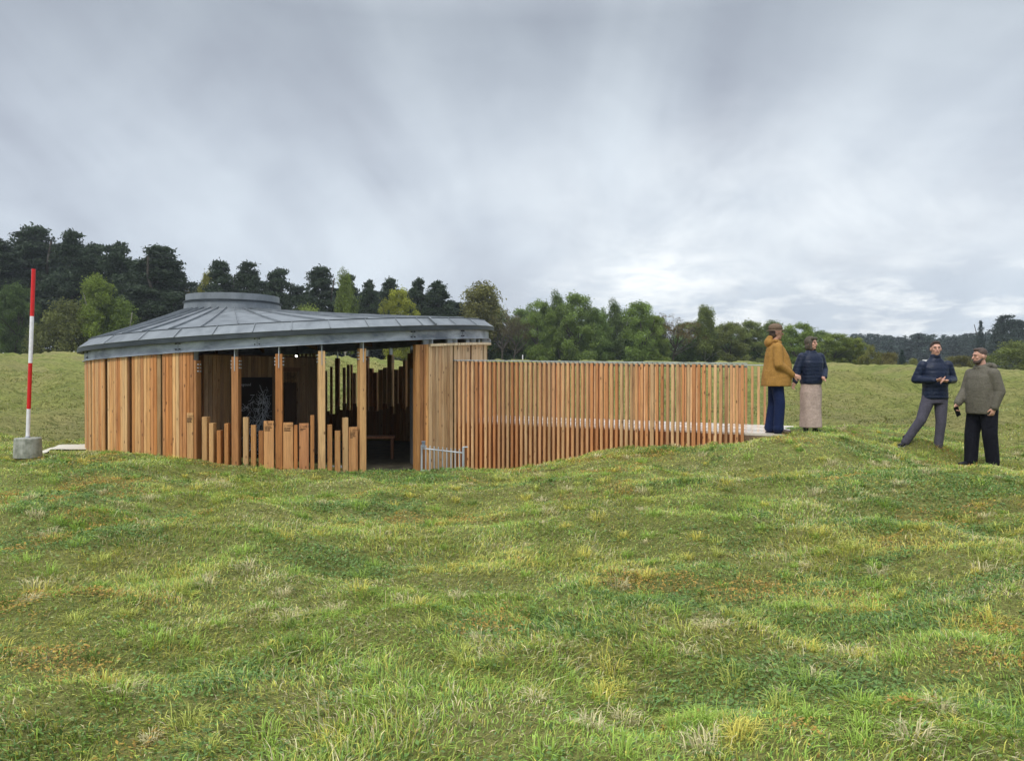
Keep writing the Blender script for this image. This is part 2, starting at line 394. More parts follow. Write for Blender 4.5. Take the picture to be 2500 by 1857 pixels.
def terrain(x, y):
    x = np.atleast_1d(np.asarray(x, float)); y = np.atleast_1d(np.asarray(y, float))
    num = np.zeros_like(x); den = np.zeros_like(x)
    for cx, cy, cz in CP:
        d2 = (x - cx) ** 2 + (y - cy) ** 2; w = 1.0 / (d2 + .12) ** 1.7; num += w * cz; den += w
    near = num / den
    px = 1250 + FPX * x / np.maximum(y, 8.0)
    zr = (HZ - np.interp(px, RB[:, 0], RB[:, 1])) / FPX
    YR = 62.0
    far = zr * YR + np.where(y > YR, -(y - YR) * .012, 0)
    t = np.clip((y - 19) / (YR - 19), 0, 1); t = t ** .85
    base = near * (1 - t) + far * t
    # bumps of the old diggings in the field, tussocks near the viewer
    fieldw = sstep(19, 32, y) + sstep(8.3, 12, x) * sstep(9, 14, y) * .5 + sstep(-9.5, -12, x) * sstep(13, 17, y) * .5
    fieldw = np.clip(fieldw, 0, 1)
    lump = fbm(x / 7.0 + 3.3, y / 5.0 + 8.1, 4, .5)
    ridge = np.abs(fbm(x / 4.2 + 1.7, y / 2.6 + 4.4, 3, .55))
    base = base + fieldw * (lump * 1.0 * (.45 + .55 * sstep(60, 30, y)) + (.25 - ridge) * .75 + (.22 - np.abs(fbm(x / 2.6 + .3 * fbm(x, y, 2), y / 1.6, 3, .6))) * .85)
    inb = np.hypot(x - CX, y - CY) < 4.6
    nearw = (1 - fieldw) * np.where(inb, .15, 1.0)
    dk = (x > -1.2) & (x < 5.9) & (y > 12.0) & (y < 19)
    nearw = nearw * np.where(dk, .3, 1.0)
    tus = fbm(x * 1.15 + 5.2, y * 1.35 + 2.2, 3, .5) * .19 + (.2 - np.abs(fbm(x * 2.4 + 1.2, y * 2.6 + 7.2, 2, .5))) * .05 + fbm(x * .42 + 9.2, y * .5 + 1.2, 2, .5) * .16
    return base + nearw * tus
def tz(x, y): return float(terrain(x, y)[0])

def px2x(px, Y): return (px - 1250) / FPX * Y
def pz(py, Y): return (HZ - py) / FPX * Y

def build_ground():
    ny, nx = 820, 640
    t = np.linspace(0, 1, ny); Yr = -6 + 8 * t + (np.exp(t * 6.2) - 1) / (math.exp(6.2) - 1) * 1400 + 16 * t
    u = np.linspace(-1, 1, nx); uu = np.sign(u) * np.abs(u) ** 1.25
    Xg = uu[None, :] * (16 + 1.15 * np.maximum(Yr, 0))[:, None]; Yg = np.repeat(Yr[:, None], nx, 1)
    Z = terrain(Xg.ravel(), Yg.ravel())
    V = np.stack([Xg.ravel(), Yg.ravel(), Z], 1)
    i = np.arange(ny - 1)[:, None] * nx + np.arange(nx - 1)[None, :]
    Q = np.stack([i, i + 1, i + nx + 1, i + nx], -1).reshape(-1, 4)
    me = np_mesh('ground', V, Q.ravel(), np.arange(len(Q)) * 4, np.full(len(Q), 4), None, True)
    o = link_mesh('ground', me, M['ground']); tag(o, kind='structure')
build_ground()

# ------------------------------------------------------------------ pavilion
RB_ = 4.02
def zb(x, y): return .23 + .061 * (x + 8.13) + .025 * (y - 14.35)      # underside of the steel ring beam
def front_phi(px, r=RB_, back=False):
    a = math.atan2(px - 1250, FPX); dx, dy = math.sin(a), math.cos(a)
    b = dx * CX + dy * CY; disc = r * r - (D0 * D0 - b * b)
    if disc < 0: disc = 0
    d = b + math.sqrt(disc) if back else b - math.sqrt(disc)
    return math.atan2(dx * d - CX, -(dy * d - CY))         # phi = 0 faces the camera axis (-Y), grows to the right
def pol(phi, r): return (CX + r * math.sin(phi), CY - r * math.cos(phi))
pav = thing('timber_pavilion', (CX, CY, -1.74), 'round larch pavilion with grey cone shaped metal roof', 'building')

def sweep(mb, prof, zf, n=180, p0=-math.pi, p1=math.pi, col=None, closed=True):
    """profile [(r, dz)] swept about the pavilion axis"""
    full = abs((p1 - p0) - 2 * math.pi) < 1e-6; m = len(prof); cnt = n if full else n + 1; V = []
    for i in range(cnt):
        ph = p0 + (p1 - p0) * i / n
        for r, dz in prof:
            x, y = pol(ph, r); V.append((x, y, zf(x, y) + dz))
    F = []
    for i in range(n):
        a, b = i * m, ((i + 1) % cnt) * m
        for k in range(m if closed else m - 1):
            k2 = (k + 1) % m; F.append((a + k, b + k, b + k2, a + k2))
    if not full and closed: F += [tuple(range(m)), tuple(range((cnt - 1) * m, cnt * m))[::-1]]
    mb.add(V, F, col)

WOODC = [(.62, .36, .155), (.58, .31, .12), (.54, .25, .085), (.50, .21, .065), (.60, .35, .15), (.45, .21, .08), (.56, .28, .10), (.66, .42, .20)]
def wc(k=1.0, pal=WOODC):
    c = random.choice(pal); j = random.uniform(.78, 1.12) * k; return tuple(v * j for v in c)

# roof: drum centre offset to the left, cone sheets running to the round eaves
DCX, DCY, DR = -5.83, 16.05, .95
EIN = 3.96
def roof_pt(psi, t):
    dx, dy = math.sin(psi), -math.cos(psi); ox, oy = DCX - CX, DCY - CY
    b = dx * ox + dy * oy; c = ox * ox + oy * oy - EIN * EIN; s = -b + math.sqrt(b * b - c)
    x1, y1 = DCX + dx * s, DCY + dy * s; z1 = zb(x1, y1) + .385
    x0, y0 = DCX + dx * DR, DCY + dy * DR; z0 = 1.30
    x, y = x0 + (x1 - x0) * t, y0 + (y1 - y0) * t
    z = z0 + (z1 - z0) * t - .015 * math.sin(math.pi * t)
    return Vector((x, y, z))
def build_roof():
    rf = MB(); NS = 40; NA = NS * 6; NTt = 10; V = []
    for i in range(NA):
        for k in range(NTt + 1): V.append(roof_pt(2 * math.pi * i / NA, k / NTt))
    F = []
    for i in range(NA):
        a, b = i * (NTt + 1), ((i + 1) % NA) * (NTt + 1)
        for k in range(NTt): F.append((a + k, a + k + 1, b + k + 1, b + k))
    rf.add(V, F)
    for i in range(NS):                                       # standing seams
        psi = 2 * math.pi * (i + .35) / NS; P = [roof_pt(psi, k / NTt) for k in range(NTt + 1)]
        side = Vector((math.cos(psi), math.sin(psi), 0)) * .008; up = Vector((0, 0, .032)); W = []
        for p in P: W += [p - side, p + side, p + side * .6 + up, p - side * .6 + up]
        G = []
        for k in range(NTt):
            a, b = 4 * k, 4 * k + 4; G += [(a, a + 3, b + 3, b), (a + 3, a + 2, b + 2, b + 3), (a + 2, a + 1, b + 1, b + 2)]
        G += [(0, 1, 2, 3), (4 * NTt + 3, 4 * NTt + 2, 4 * NTt + 1, 4 * NTt)]
        rf.add(W, G)
    rf.build('roof', 'zinc', pav)
    fu = MB(); sweep(fu, [(EIN - .02, .37), (EIN + .0, .392), (EIN + .012, .378), (4.155, .248), (4.145, .236), (EIN, .30)], zb)
    fs = fu                                                 # sheet joints on the fascia
    for px in (262, 345, 430, 522, 618, 712, 806, 898, 975, 1028, 1060, 1108, 1158):
        ph = front_phi(px, 4.1)
        for (r0, z0, r1, z1) in ((EIN + .01, .386, 4.158, .252),):
            w = .018 if px == 1060 else .006
            q = []
            for r, dz in ((r0, z0), (r1, z1)):
                for s_ in (-1, 1):
                    x, y = pol(ph + s_ * w / 4, r); q.append((x, y, zb(x, y) + dz + .001)); q.append((x, y, zb(x, y) + dz + (.03 if px == 1060 else .012)))
            fs.box8([q[0], q[2], q[6], q[4], q[1], q[3], q[7], q[5]])
    fu.build('fascia', 'zinc', pav)
    ln = MB(); sweep(ln, [(EIN - .035, .392), (EIN - .035, .408), (EIN + .004, .402), (EIN + .004, .386)], zb); ln.build('eaves_shadow_strip', 'zinc_dark', pav)  # dark strip laid in as the shadow line between roof and fascia
    fl = MB(); sweep(fl, [(4.15, .234), (4.15, .165), (4.135, .160), (4.06, .175), (4.06, .234)], zb)
    fl.build('drip_edge', 'zinc_dark', pav)
    bm = MB(); sweep(bm, [(4.03, .205), (4.03, .012), (4.065, .010), (4.065, -.002), (3.95, -.002), (3.95, .205)], zb)
    beam = bm.build('ring_beam', 'steel', pav)
    for px in (214, 435, 628, 1008, 1129):
        ph = front_phi(px, 4.03); bo = MB()
        x, y = pol(ph, 4.031); bo.box((x, y, zb(x, y) + .105), (.004, .004, .17), ph); bo.build('splice_joint', 'bolt', beam)
        for s_ in (-1, 1):
            for dz in (.055, .145):
                a = pol(ph + s_ * .0088, 4.028); b = pol(ph + s_ * .0088, 4.052)
                bo = MB(); bo.tube((a[0], a[1], zb(*a) + dz), (b[0], b[1], zb(*b) + dz), .011, n=8); bo.build('bolt', 'bolt', beam)
    # cupola
    cu = MB(); n = 72
    def ring(mb, prof):
        V = []; m = len(prof)
        for i in range(n):
            a = 2 * math.pi * i / n
            for r, z in prof: V.append((DCX + r * math.sin(a), DCY - r * math.cos(a), z))
        mb.add(V, [(i * m + k, ((i + 1) % n) * m + k, ((i + 1) % n) * m + (k + 1) % m, i * m + (k + 1) % m) for i in range(n) for k in range(m)])
    ring(cu, [(.965, 1.22), (.955, 1.45), (.80, 1.45), (.80, 1.22)])
    cb = cu.build('cupola', 'zinc', pav)
    li = MB(); ring(li, [(.985, 1.448), (.985, 1.462), (.90, 1.462), (.90, 1.448)]); ring(li, [(.965, 1.470), (.965, 1.484), (.88, 1.484), (.88, 1.470)])
    li.build('rim', 'zinc_dark', cb)
    up2 = MB(); ring(up2, [(.925, 1.462), (.925, 1.615), (.895, 1.618), (.885, 1.60), (.885, 1.462)])
    up2.build('cowl', 'zinc', cb)
    gl = MB(); V = [(DCX + .89 * math.sin(2 * math.pi * i / n), DCY - .89 * math.cos(2 * math.pi * i / n), 1.56) for i in range(n)]
    gl.add(V, [tuple(range(n))]); gl.build('cap', 'zinc_dark', cb)
    for k in range(22):                                       # joints of the drum sheets
        a = 2 * math.pi * k / 22; li2 = (DCX + .962 * math.sin(a), DCY - .962 * math.cos(a))
    # soffit
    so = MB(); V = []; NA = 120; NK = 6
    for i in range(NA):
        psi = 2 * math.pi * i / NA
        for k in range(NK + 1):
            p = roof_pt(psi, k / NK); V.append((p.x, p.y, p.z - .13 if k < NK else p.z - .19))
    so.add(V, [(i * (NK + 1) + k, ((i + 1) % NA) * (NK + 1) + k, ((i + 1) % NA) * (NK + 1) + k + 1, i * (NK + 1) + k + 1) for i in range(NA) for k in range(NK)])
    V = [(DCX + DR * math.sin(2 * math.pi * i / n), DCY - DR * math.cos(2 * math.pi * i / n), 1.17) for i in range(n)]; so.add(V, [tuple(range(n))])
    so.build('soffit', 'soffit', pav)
    for i in range(20):
        psi = 2 * math.pi * (i + .5) / 20; a, b = roof_pt(psi, .02), roof_pt(psi, .99)
        sd_ = Vector((math.cos(psi), math.sin(psi), 0)) * .025; rr = MB()
        za, zb_ = Vector((0, 0, -.15)), Vector((0, 0, -.27)); zc = Vector((0, 0, -.21)); zd = Vector((0, 0, -.31))
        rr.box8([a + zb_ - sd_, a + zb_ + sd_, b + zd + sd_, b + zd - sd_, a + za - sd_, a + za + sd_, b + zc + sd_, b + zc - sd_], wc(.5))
        rr.build('rafter', 'wood_inner', pav)
build_roof()

def facing(phi): return phi      # rotation of a post so its -Y face looks outward at angle phi
def add_post(px, back=False, w=.11, d=.155, topgap=None, top=None, mat='wood', k=1.0, r=3.93, fin=True, name='post', botz=None):
    ph = front_phi(px, r, back); x, y = pol(ph, r)
    zt = top if top is not None else zb(x, y) - topgap
    mb = MB(); mb.post(x, y, ph, w, d, (botz if botz is not None else tz(x, y) - .25), zt, wc(k))
    p = mb.build(name, mat, pav)
    if fin:
        fx, fy = pol(ph, r + d / 2 - .03); f = MB(); f.box((fx, fy, (zt - .23 + zb(x, y)) / 2), (.011, .08, zb(x, y) - zt + .23), ph)
        f.box((x, y, (zt + zb(x, y)) / 2 + .02), (.012, .15, zb(x, y) - zt + .04), ph)
        f.build('steel_bracket', 'steel_light', p)
        for s_ in (-1, 1):
            for dz in (.07, .125, .18):
                for rr in (-.035, .035):
                    a = (x + math.cos(ph) * s_ * (w / 2) + math.sin(ph) * rr, y + math.sin(ph) * s_ * (w / 2) - math.cos(ph) * rr, zt - dz)
                    b = (a[0] + math.cos(ph) * s_ * .02, a[1] + math.sin(ph) * s_ * .02, zt - dz); bo = MB(); bo.tube(a, b, .011, n=7); bo.build('bolt', 'steel_light', p)
    return p
for px, gap in ((477.5, .14), (577, .125), (682, .118), (784.5, .112), (883, .105)):
    add_post(px, topgap=gap, k=random.uniform(.9, 1.0))
for px in (222, 258, 315, 389):
    add_post(px, topgap=.0 if px < 300 else .01, w=.13, d=.09, mat='wood_wet', k=.66, r=3.963, fin=False)
f = MB()
ph = front_phi(389, 3.97); x, y = pol(ph, 3.965); f.box((x, y, zb(x, y) - .165), (.011, .02, .32), ph); f.build('steel_bracket', 'steel_light', pav)

# clad wall to the left of the opening, boards between the recessed posts
def clad(panels, r, bw, topf, pal, k=1.0, mb=None, back=False, botf=None):
    mb = mb or MB()
    for p0, p1 in panels:
        n = max(1, round(abs(p1 - p0) * r / bw)); dp = (p1 - p0) / n
        for i in range(n):
            ph = p0 + (i + .5) * dp; rr = r + random.uniform(-.003, .004); x, y = pol(ph, rr - .0125)
            zt = topf(x, y); z0 = (botf(x, y) if botf else tz(x, y) - .15)
            mb.post(x, y, ph, abs(dp) * r - .006, .025, z0, zt, wc(k, pal), bev=.004)
    return mb
pan = [(205.5, 220), (224, 255), (262, 310), (321, 382), (396, 472)]
wl = MB()
for a, b in pan: clad([(front_phi(a, 4.02), front_phi(b, 4.02))], 4.02, .068, lambda x, y: zb(x, y) - .003, WOODC, 1.1, wl)
wall_l = wl.build('wall', 'wood', pav)

wbk = MB(); clad([(front_phi(1195, 4.0) + .02, front_phi(1009, 4.0, True))], 4.0, .1, lambda x, y: zb(x, y) - .06, WOODC, .8, wbk)
wbk.build('rear_wall', 'wood', pav); wbk = MB()
clad([(front_phi(790, 4.0, True) + 2 * math.pi, front_phi(205.5, 4.02) + 2 * math.pi - .01)], 4.0, .1, lambda x, y: zb(x, y) - .003, WOODC, .8, wbk)
wbk.build('rear_wall', 'wood', pav)
# lower double board with a burnt inscription at the right end of the clad wall
INK = (.05, .022, .01)
def engrave(mb, px_or_phi, r, ztop, w, date, words, phi=None, rowh=.021):
    ph = front_phi(px_or_phi, r) if phi is None else phi
    ux = Vector((math.cos(ph), math.sin(ph), 0)); x, y = pol(ph, r + .003)
    o = Vector((x, y, ztop)) - ux * (w * .5)
    put_text(mb, date, .04 * w / .155, o + ux * (w * .09) + Vector((0, 0, -.065)), ux)
    for k, ln in enumerate(words):
        cx = w * .09
        for wl_ in ln:
            a = o + ux * cx + Vector((0, 0, -.095 - rowh * k)); b = o + ux * (cx + wl_ * w) + Vector((0, 0, -.095 - rowh * k))
            up = Vector((0, 0, .0105)); mb.add([a, b, b + up, a + up], [(0, 1, 2, 3)]); cx += wl_ * w + .006
_pe = front_phi(463, 4.03); x, y = pol(_pe, 4.012); _zt = pz(1007, y)
eb = MB(); eb.post(x, y, _pe, .112, .04, tz(x, y) - .15, _zt, (.52, .30, .13)); ebo = eb.build('inscribed_board', 'wood', pav)
tx = MB(); engrave(tx, 0, 4.034, _zt, .112, 'c. 3600 BC', [(.36, .4), (.3, .46), (.28, .34), (.42, .28)], _pe, .02); tx.build('inscription', 'burn', ebo)

# right-hand end of the ring: post bundle, light cladding, timber cap
bd = MB()
for px, w, rr, k in ((1021, .085, 4.0, .85), (1030, .07, 4.01, .92), (1038, .055, 4.005, .8), (1044, .05, 4.03, .95)):
    ph = front_phi(px, rr); x, y = pol(ph, rr - .05); bd.post(x, y, ph - .25, w, .12, tz(x, y) - .2, zb(x, y) - .085, wc(k))
bd.build('post', 'wood', pav)
CAPZ = .125
PALE = [(.62, .43, .25), (.60, .40, .22), (.58, .37, .20), (.64, .46, .28)]
wr = MB(); clad([(front_phi(1047.5, 4.05), front_phi(1106, 4.05))], 4.05, .085, lambda x, y: zb(x, y) - CAPZ, PALE, .93, wr)
wro = wr.build('wall', 'wood', pav)
wr2 = MB()
for a, b in ((1108.5, 1148), (1152, 1179), (1182, 1193.5)):
    clad([(front_phi(a, 3.99), front_phi(b, 3.99))], 3.99, .10, lambda x, y: zb(x, y) - CAPZ, [(.66, .49, .30), (.64, .46, .27)], 1.0, wr2)
for px in (1107, 1150, 1180.5): ph = front_phi(px, 3.96); x, y = pol(ph, 3.93); wr2.post(x, y, ph, .09, .05, tz(x, y) - .2, zb(x, y) - CAPZ, (.22, .10, .06))
wr2o = wr2.build('wall', 'wood', pav)
tx = MB()
for px, dt, ww in ((1119, 'c. 1500 AD', [(.4,), (.3,)]), (1143, 'c. 1914', [(.5,), (.6,), (.6,), (.55,)]), (1161, 'c. 1868', [(.4,), (.35,)]), (1170, 'c. 1870', [(.3,), (.25,)]), (1176, '1852', [(.5,), (.4,), (.5,)]), (1188, '1971', [(.2,)])):
    ph = front_phi(px, 3.995); x, y = pol(ph, 4.0); engrave(tx, px, 3.996, zb(x, y) - CAPZ + .035, .12, dt.split()[-1] if ' ' not in dt else dt.split()[1], ww, ph, .022)
tx.build('inscription', 'burn', wr2o)
cp = MB(); sweep(cp, [(4.085, -CAPZ), (4.085, -CAPZ + .045), (3.93, -CAPZ + .045), (3.93, -CAPZ)], zb, 60, front_phi(1051, 4.06), front_phi(1198, 4.08) + .35, (.70, .58, .40))
cp.build('wall_cap', 'wood', pav)
for px in (1051, 1109.5, 1154, 1182, 1194):
    ph = front_phi(px, 4.02); x, y = pol(ph, 4.03); f = MB(); f.box((x, y, zb(x, y) - .04), (.012, .10, .082), ph)
    x, y = pol(ph, 3.9); f.box((x, y, zb(x, y) - .07), (.16, .04, .14), ph); f.build('steel_bracket', 'steel_light', pav)
# grey lining panel just inside the entrance
x0, y0 = px2x(1000.5, 14.6), 14.6; x1, y1 = px2x(1017, 13.95), 13.95
gp = MB(); dv = Vector((x1 - x0, y1 - y0, 0)); nrm = Vector((-dv.y, dv.x, 0)).normalized() * .03
gp.box8([(x0, y0, -1.78), (x1, y1, -1.78), (x1 + nrm.x, y1 + nrm.y, -1.78), (x0 + nrm.x, y0 + nrm.y, -1.78), (x0, y0, .1), (x1, y1, .1), (x1 + nrm.x, y1 + nrm.y, .1), (x0 + nrm.x, y0 + nrm.y, .1)])
gp.build('lining_panel', 'grey_panel', pav)
fl = MB(); V = [pol(2 * math.pi * i / 90, 3.82) for i in range(90)]; fl.add([(a, b, -1.69) for a, b in V], [tuple(range(90))]); 
flo = fl.build('floor', 'floor', pav)
ks = MB()
for a, b in ((764, 792), (792, 838)):
    xa, ya = px2x(a, 13.55), 13.55; xb, yb = px2x(b, 13.6), 13.6; ks.box(((xa + xb) / 2, (ya + yb) / 2, -1.655), (xb - xa - .01, .05, .07), .02)
ks.build('floor_edging', 'steel_light', pav)

# far side of the ring: structural posts and the silhouetted palisade
for px, w in ((824, .105), (896, .09), (954, .13), (1006, .2)):
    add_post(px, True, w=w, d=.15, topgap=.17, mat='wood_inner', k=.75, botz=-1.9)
BG = 'uneven stakes on the far side of the pavilion'
def stake(px, w, d, top_py, r, label, group, back=False, k=1.0, mat='wood', cat='timber stake', kind_='timber_stake', col=None, ztop=None, tiltz=None, depth=None, rz=None):
    ph = front_phi(px, r, back); x, y = pol(ph, r)
    zt = pz(top_py, y) if ztop is None else ztop
    mb = MB(); zb_ = tz(x, y) - .25
    mb.post(x, y, ph if rz is None else rz, w, d, zb_, zt, col or wc(k), None if tiltz is None else zt + tiltz)
    o = mb.build(kind_, mat, None, (x, y, zb_)); tag(o, label, cat, group); return o, ph, x, y, zt
ORD = ['first', 'second', 'third', 'fourth', 'fifth', 'sixth', 'seventh', 'eighth', 'ninth', 'tenth', 'eleventh', 'twelfth', 'last']
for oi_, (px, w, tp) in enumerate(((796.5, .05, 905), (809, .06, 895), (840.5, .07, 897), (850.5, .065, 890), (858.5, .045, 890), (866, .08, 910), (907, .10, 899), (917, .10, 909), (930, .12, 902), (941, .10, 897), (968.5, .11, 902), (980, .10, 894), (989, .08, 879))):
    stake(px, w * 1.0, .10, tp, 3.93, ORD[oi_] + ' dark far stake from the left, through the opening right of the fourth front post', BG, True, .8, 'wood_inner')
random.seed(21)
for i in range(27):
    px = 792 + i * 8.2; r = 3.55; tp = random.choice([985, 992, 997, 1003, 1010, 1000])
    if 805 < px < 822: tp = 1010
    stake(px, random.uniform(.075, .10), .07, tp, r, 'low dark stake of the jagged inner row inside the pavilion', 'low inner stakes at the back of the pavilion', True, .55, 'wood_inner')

# front row of short stakes and inscribed boards
FR = 'short timber stakes standing between the front posts'
STK = [(503, .085, .13, 1017, 'grey brown short stake nearest the clad wall', .75),
 (519, .075, .12, 1032, 'reddish short stake, second from the left of the front row', .8),
 (537, .065, .12, 1050, 'lowest of the four stakes left of the second tall post', .85),
 (555, .06, .12, 1033, 'pale short stake right against the left side of the second tall post', 1.0),
 (600.5, .082, .07, 1018, 'knotty brown short stake right of the second tall post', .7),
 (619, .078, .06, 1037, 'reddish short stake in front of the black display board, middle of three', .8),
 (637.5, .072, .06, 1051, 'short stake just left of the first wide inscribed board', .8),
 (721.5, .062, .06, 1037, 'thin pale yellow stake between two wide inscribed boards', 1.05),
 (762, .062, .06, 1013, 'thin weathered grey stake, tallest of the short ones, left of the fourth tall post', .72),
 (804.5, .075, .07, 1036, 'short stake right after the fourth tall post', .85),
 (823.5, .085, .07, 1051, 'lowest orange stake of the three by the entrance', 1.0),
 (842.5, .088, .08, 1019, 'taller stake just left of the last inscribed board', .9)]
random.seed(5)
for px, w, d, tp, lb, k in STK:
    stake(px, w, d, tp, 3.96, lb, FR, False, k, 'wood', col=None)
for px, w, tp, dt, ws, lb in ((656.3, .158, 1027, 'c. 3600 BC', [(.34, .25), (.30, .38), (.3, .2), (.56,)], 'wide board with four lines of burnt text, left of the third tall post'),
        (703.3, .155, 1031, 'c. 3400 BC', [(.25, .38), (.62,), (.66,)], 'wide board with three lines of burnt text, right of the third tall post'),
        (741.8, .152, 1033, 'c. 2600 BC', [(.58,), (.34,)], 'wide reddish board with two short lines of burnt text'),
        (862, .15, 1042, 'c. 2650 BC', [(.2, .36), (.55,), (.22, .24), (.22, .36), (.3,)], 'wide board with five lines of burnt text beside the entrance post')):
    o, ph, x, y, zt = stake(px, w, .05, tp, 3.985, lb, 'wide boards with burnt inscriptions', False, 1.0, 'wood', 'inscribed board', 'inscribed_board', col=(.56, .29, .12) if px != 741.8 else (.50, .23, .10))
    tx = MB(); engrave(tx, 0, 3.985 + .025, zt, w, dt, ws, ph, .0215); tx.build('inscription', 'burn', o)

# clad inner room with the door; display board on its wall
IW = [(497, 13.35), (528, 13.5), (561, 13.85), (612, 14.35), (662, 14.8), (731, 15.5), (777, 16.1)]
ip = [Vector((px2x(a, b), b, 0)) for a, b in IW]
iw = MB()
def along(P, step):
    for a, b in zip(P[:-1], P[1:]):
        n = max(1, round((b - a).length / step))
        for i in range(n): yield a.lerp(b, i / n), a.lerp(b, (i + 1) / n)
def px_of(p): return 1250 + p.x / p.y * FPX
rm = thing_room = None
for a, b in along(ip, .085):
    m = (a + b) / 2; px = px_of(m); d = b - a; rz = math.atan2(d.y, d.x)
    zt = .335; z0 = -1.8
    if 678 < px < 725: z0 = pz(934, m.y)
    iw.post(m.x, m.y, rz, d.length - .005, .03, z0, zt, wc(.72 if px > 561 else .85, [(.50, .33, .20), (.46, .28, .15), (.42, .26, .16), (.48, .30, .17)]), bev=.004)  # lit left stretch put into the board tone, the rest darker
b0 = ip[0]; b1 = ip[0] + Vector((-.9, 1.6, 0))
for a, b in along([b1, b0], .085):
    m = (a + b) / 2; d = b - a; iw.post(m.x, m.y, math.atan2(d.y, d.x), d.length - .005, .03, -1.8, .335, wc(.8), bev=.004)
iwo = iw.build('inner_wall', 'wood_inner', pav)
rt = MB(); bk = Vector((-.94, .34, 0)); q = [b1, b0] + ip[1:] ; 
for a, b in zip(q[:-1], q[1:]):
    d = (b - a).normalized(); n_ = Vector((-d.y, d.x, 0)) * .1
    rt.box8([(a.x, a.y, .337), (b.x, b.y, .337), (b.x + n_.x, b.y + n_.y, .337), (a.x + n_.x, a.y + n_.y, .337), (a.x, a.y, .36), (b.x, b.y, .36), (b.x + n_.x, b.y + n_.y, .36), (a.x + n_.x, a.y + n_.y, .36)], (.1, .05, .03))
rt.build('wall_plate', 'wood_inner', iwo)
dA = ip[4].lerp(ip[5], .22); dB = ip[4].lerp(ip[5], .92); dd = (dB - dA); drz = math.atan2(dd.y, dd.x); dn = Vector((dd.y, -dd.x, 0)).normalized()
df = MB()
for p, w in ((dA, .05), (dB, .05)): df.box((p.x + dn.x * .02, p.y + dn.y * .02, -.86), (.055, .06, 1.84), drz, (.28, .19, .13))
mm = (dA + dB) / 2; df.box((mm.x + dn.x * .021, mm.y + dn.y * .021, .09), (dd.length + .07, .062, .075), drz, (.2, .10, .06))
dfo = df.build('door', 'wood_inner', pav)
gl = MB(); gl.box((mm.x - dn.x * .03, mm.y - dn.y * .03, -.86), (dd.length, .02, 1.82), drz); gl.build('glass', 'glass_dark', dfo)
ds = MB(); q = dA.lerp(dB, .62) ; ds.box((q.x, q.y, -.86), (.34, .03, 1.8), drz, (.075, .045, .03)); ds.build('door_leaf', 'wood_inner', dfo)
# black display board
pA = ip[2] + Vector((0, 0, 0)); pB = ip[3].lerp(ip[4], .9); pd = pB - pA; prz = math.atan2(pd.y, pd.x); pn = Vector((pd.y, -pd.x, 0)).normalized()
bA, bB = ip[2], ip[4].lerp(ip[3], .08); bd_ = (bB - bA); brz = math.atan2(bd_.y, bd_.x); bn = Vector((bd_.y, -bd_.x, 0)).normalized(); bu = bd_.normalized(); BW = bd_.length
dbz0, dbz1 = -1.66, pz(921, 13.9)
c = (bA + bB) / 2 + bn * .055
dboard = thing('display_board', (c.x, c.y, dbz0), 'tall black display board with white line drawing on the inner timber wall', 'display board')
pm = MB(); pm.box((c.x, c.y, (dbz0 + dbz1) / 2), (BW, .03, dbz1 - dbz0), brz); pm.build('panel', 'black_panel', dboard)
tx = MB(); o = c + bn * .018 - bu * BW / 2; o.z = 0
put_text(tx, 'Underground', .072, o + bu * .05 + Vector((0, 0, pz(942, 13.95))), bu)
random.seed(3)
def stroke(mb, pts, w):
    for (u0, z0), (u1, z1) in zip(pts[:-1], pts[1:]):
        a = o + bu * u0 * BW + Vector((0, 0, z0)); b = o + bu * u1 * BW + Vector((0, 0, z1)); d = (b - a)
        if d.length < 1e-5: continue
        sgn = d.normalized().cross(bn) * w
        mb.add([a - sgn, b - sgn, b + sgn, a + sgn], [(0, 1, 2, 3)])
ZT = dbz1
for k in range(4): 
    z = ZT - .30 - .05 * k; stroke(tx, [(.04, z), (.12 + .02 * k % 3, z)], .004)
stroke(tx, [(.42, ZT - .33), (.54, ZT - .33)], .004)
def scrib(cx, cz, sx_, sz_, n, w=.0028, ln=7):
    for _ in range(n):
        u, z = random.gauss(cx, sx_), random.gauss(cz, sz_); a = random.uniform(0, 6.28); pts = []
        for _k in range(ln):
            pts.append((min(.97, max(.03, u)), min(ZT - .05, max(dbz0 + .03, z)))); a += random.uniform(-.9, .9); u += math.cos(a) * .03; z += math.sin(a) * .03
        stroke(tx, pts, w)
for u0, z0, u1, z1 in ((.50, ZT - 1.1, .93, ZT - .46), (.53, ZT - 1.1, .95, ZT - .49), (.48, ZT - 1.0, .88, ZT - .47), (.72, ZT - 1.05, .76, ZT - .3)):
    stroke(tx, [(u0 + (u1 - u0) * t / 6 + random.uniform(-.008, .008), z0 + (z1 - z0) * t / 6) for t in range(7)], .005)
scrib(.74, ZT - .62, .09, .16, 46); scrib(.78, ZT - .36, .03, .1, 12); scrib(.42, ZT - .56, .08, .06, 18); scrib(.6, ZT - .95, .16, .06, 26)
scrib(.45, ZT - 1.3, .12, .25, 40, .003); scrib(.7, ZT - 1.35, .14, .2, 26)
tx.build('print', 'ink', dboard)
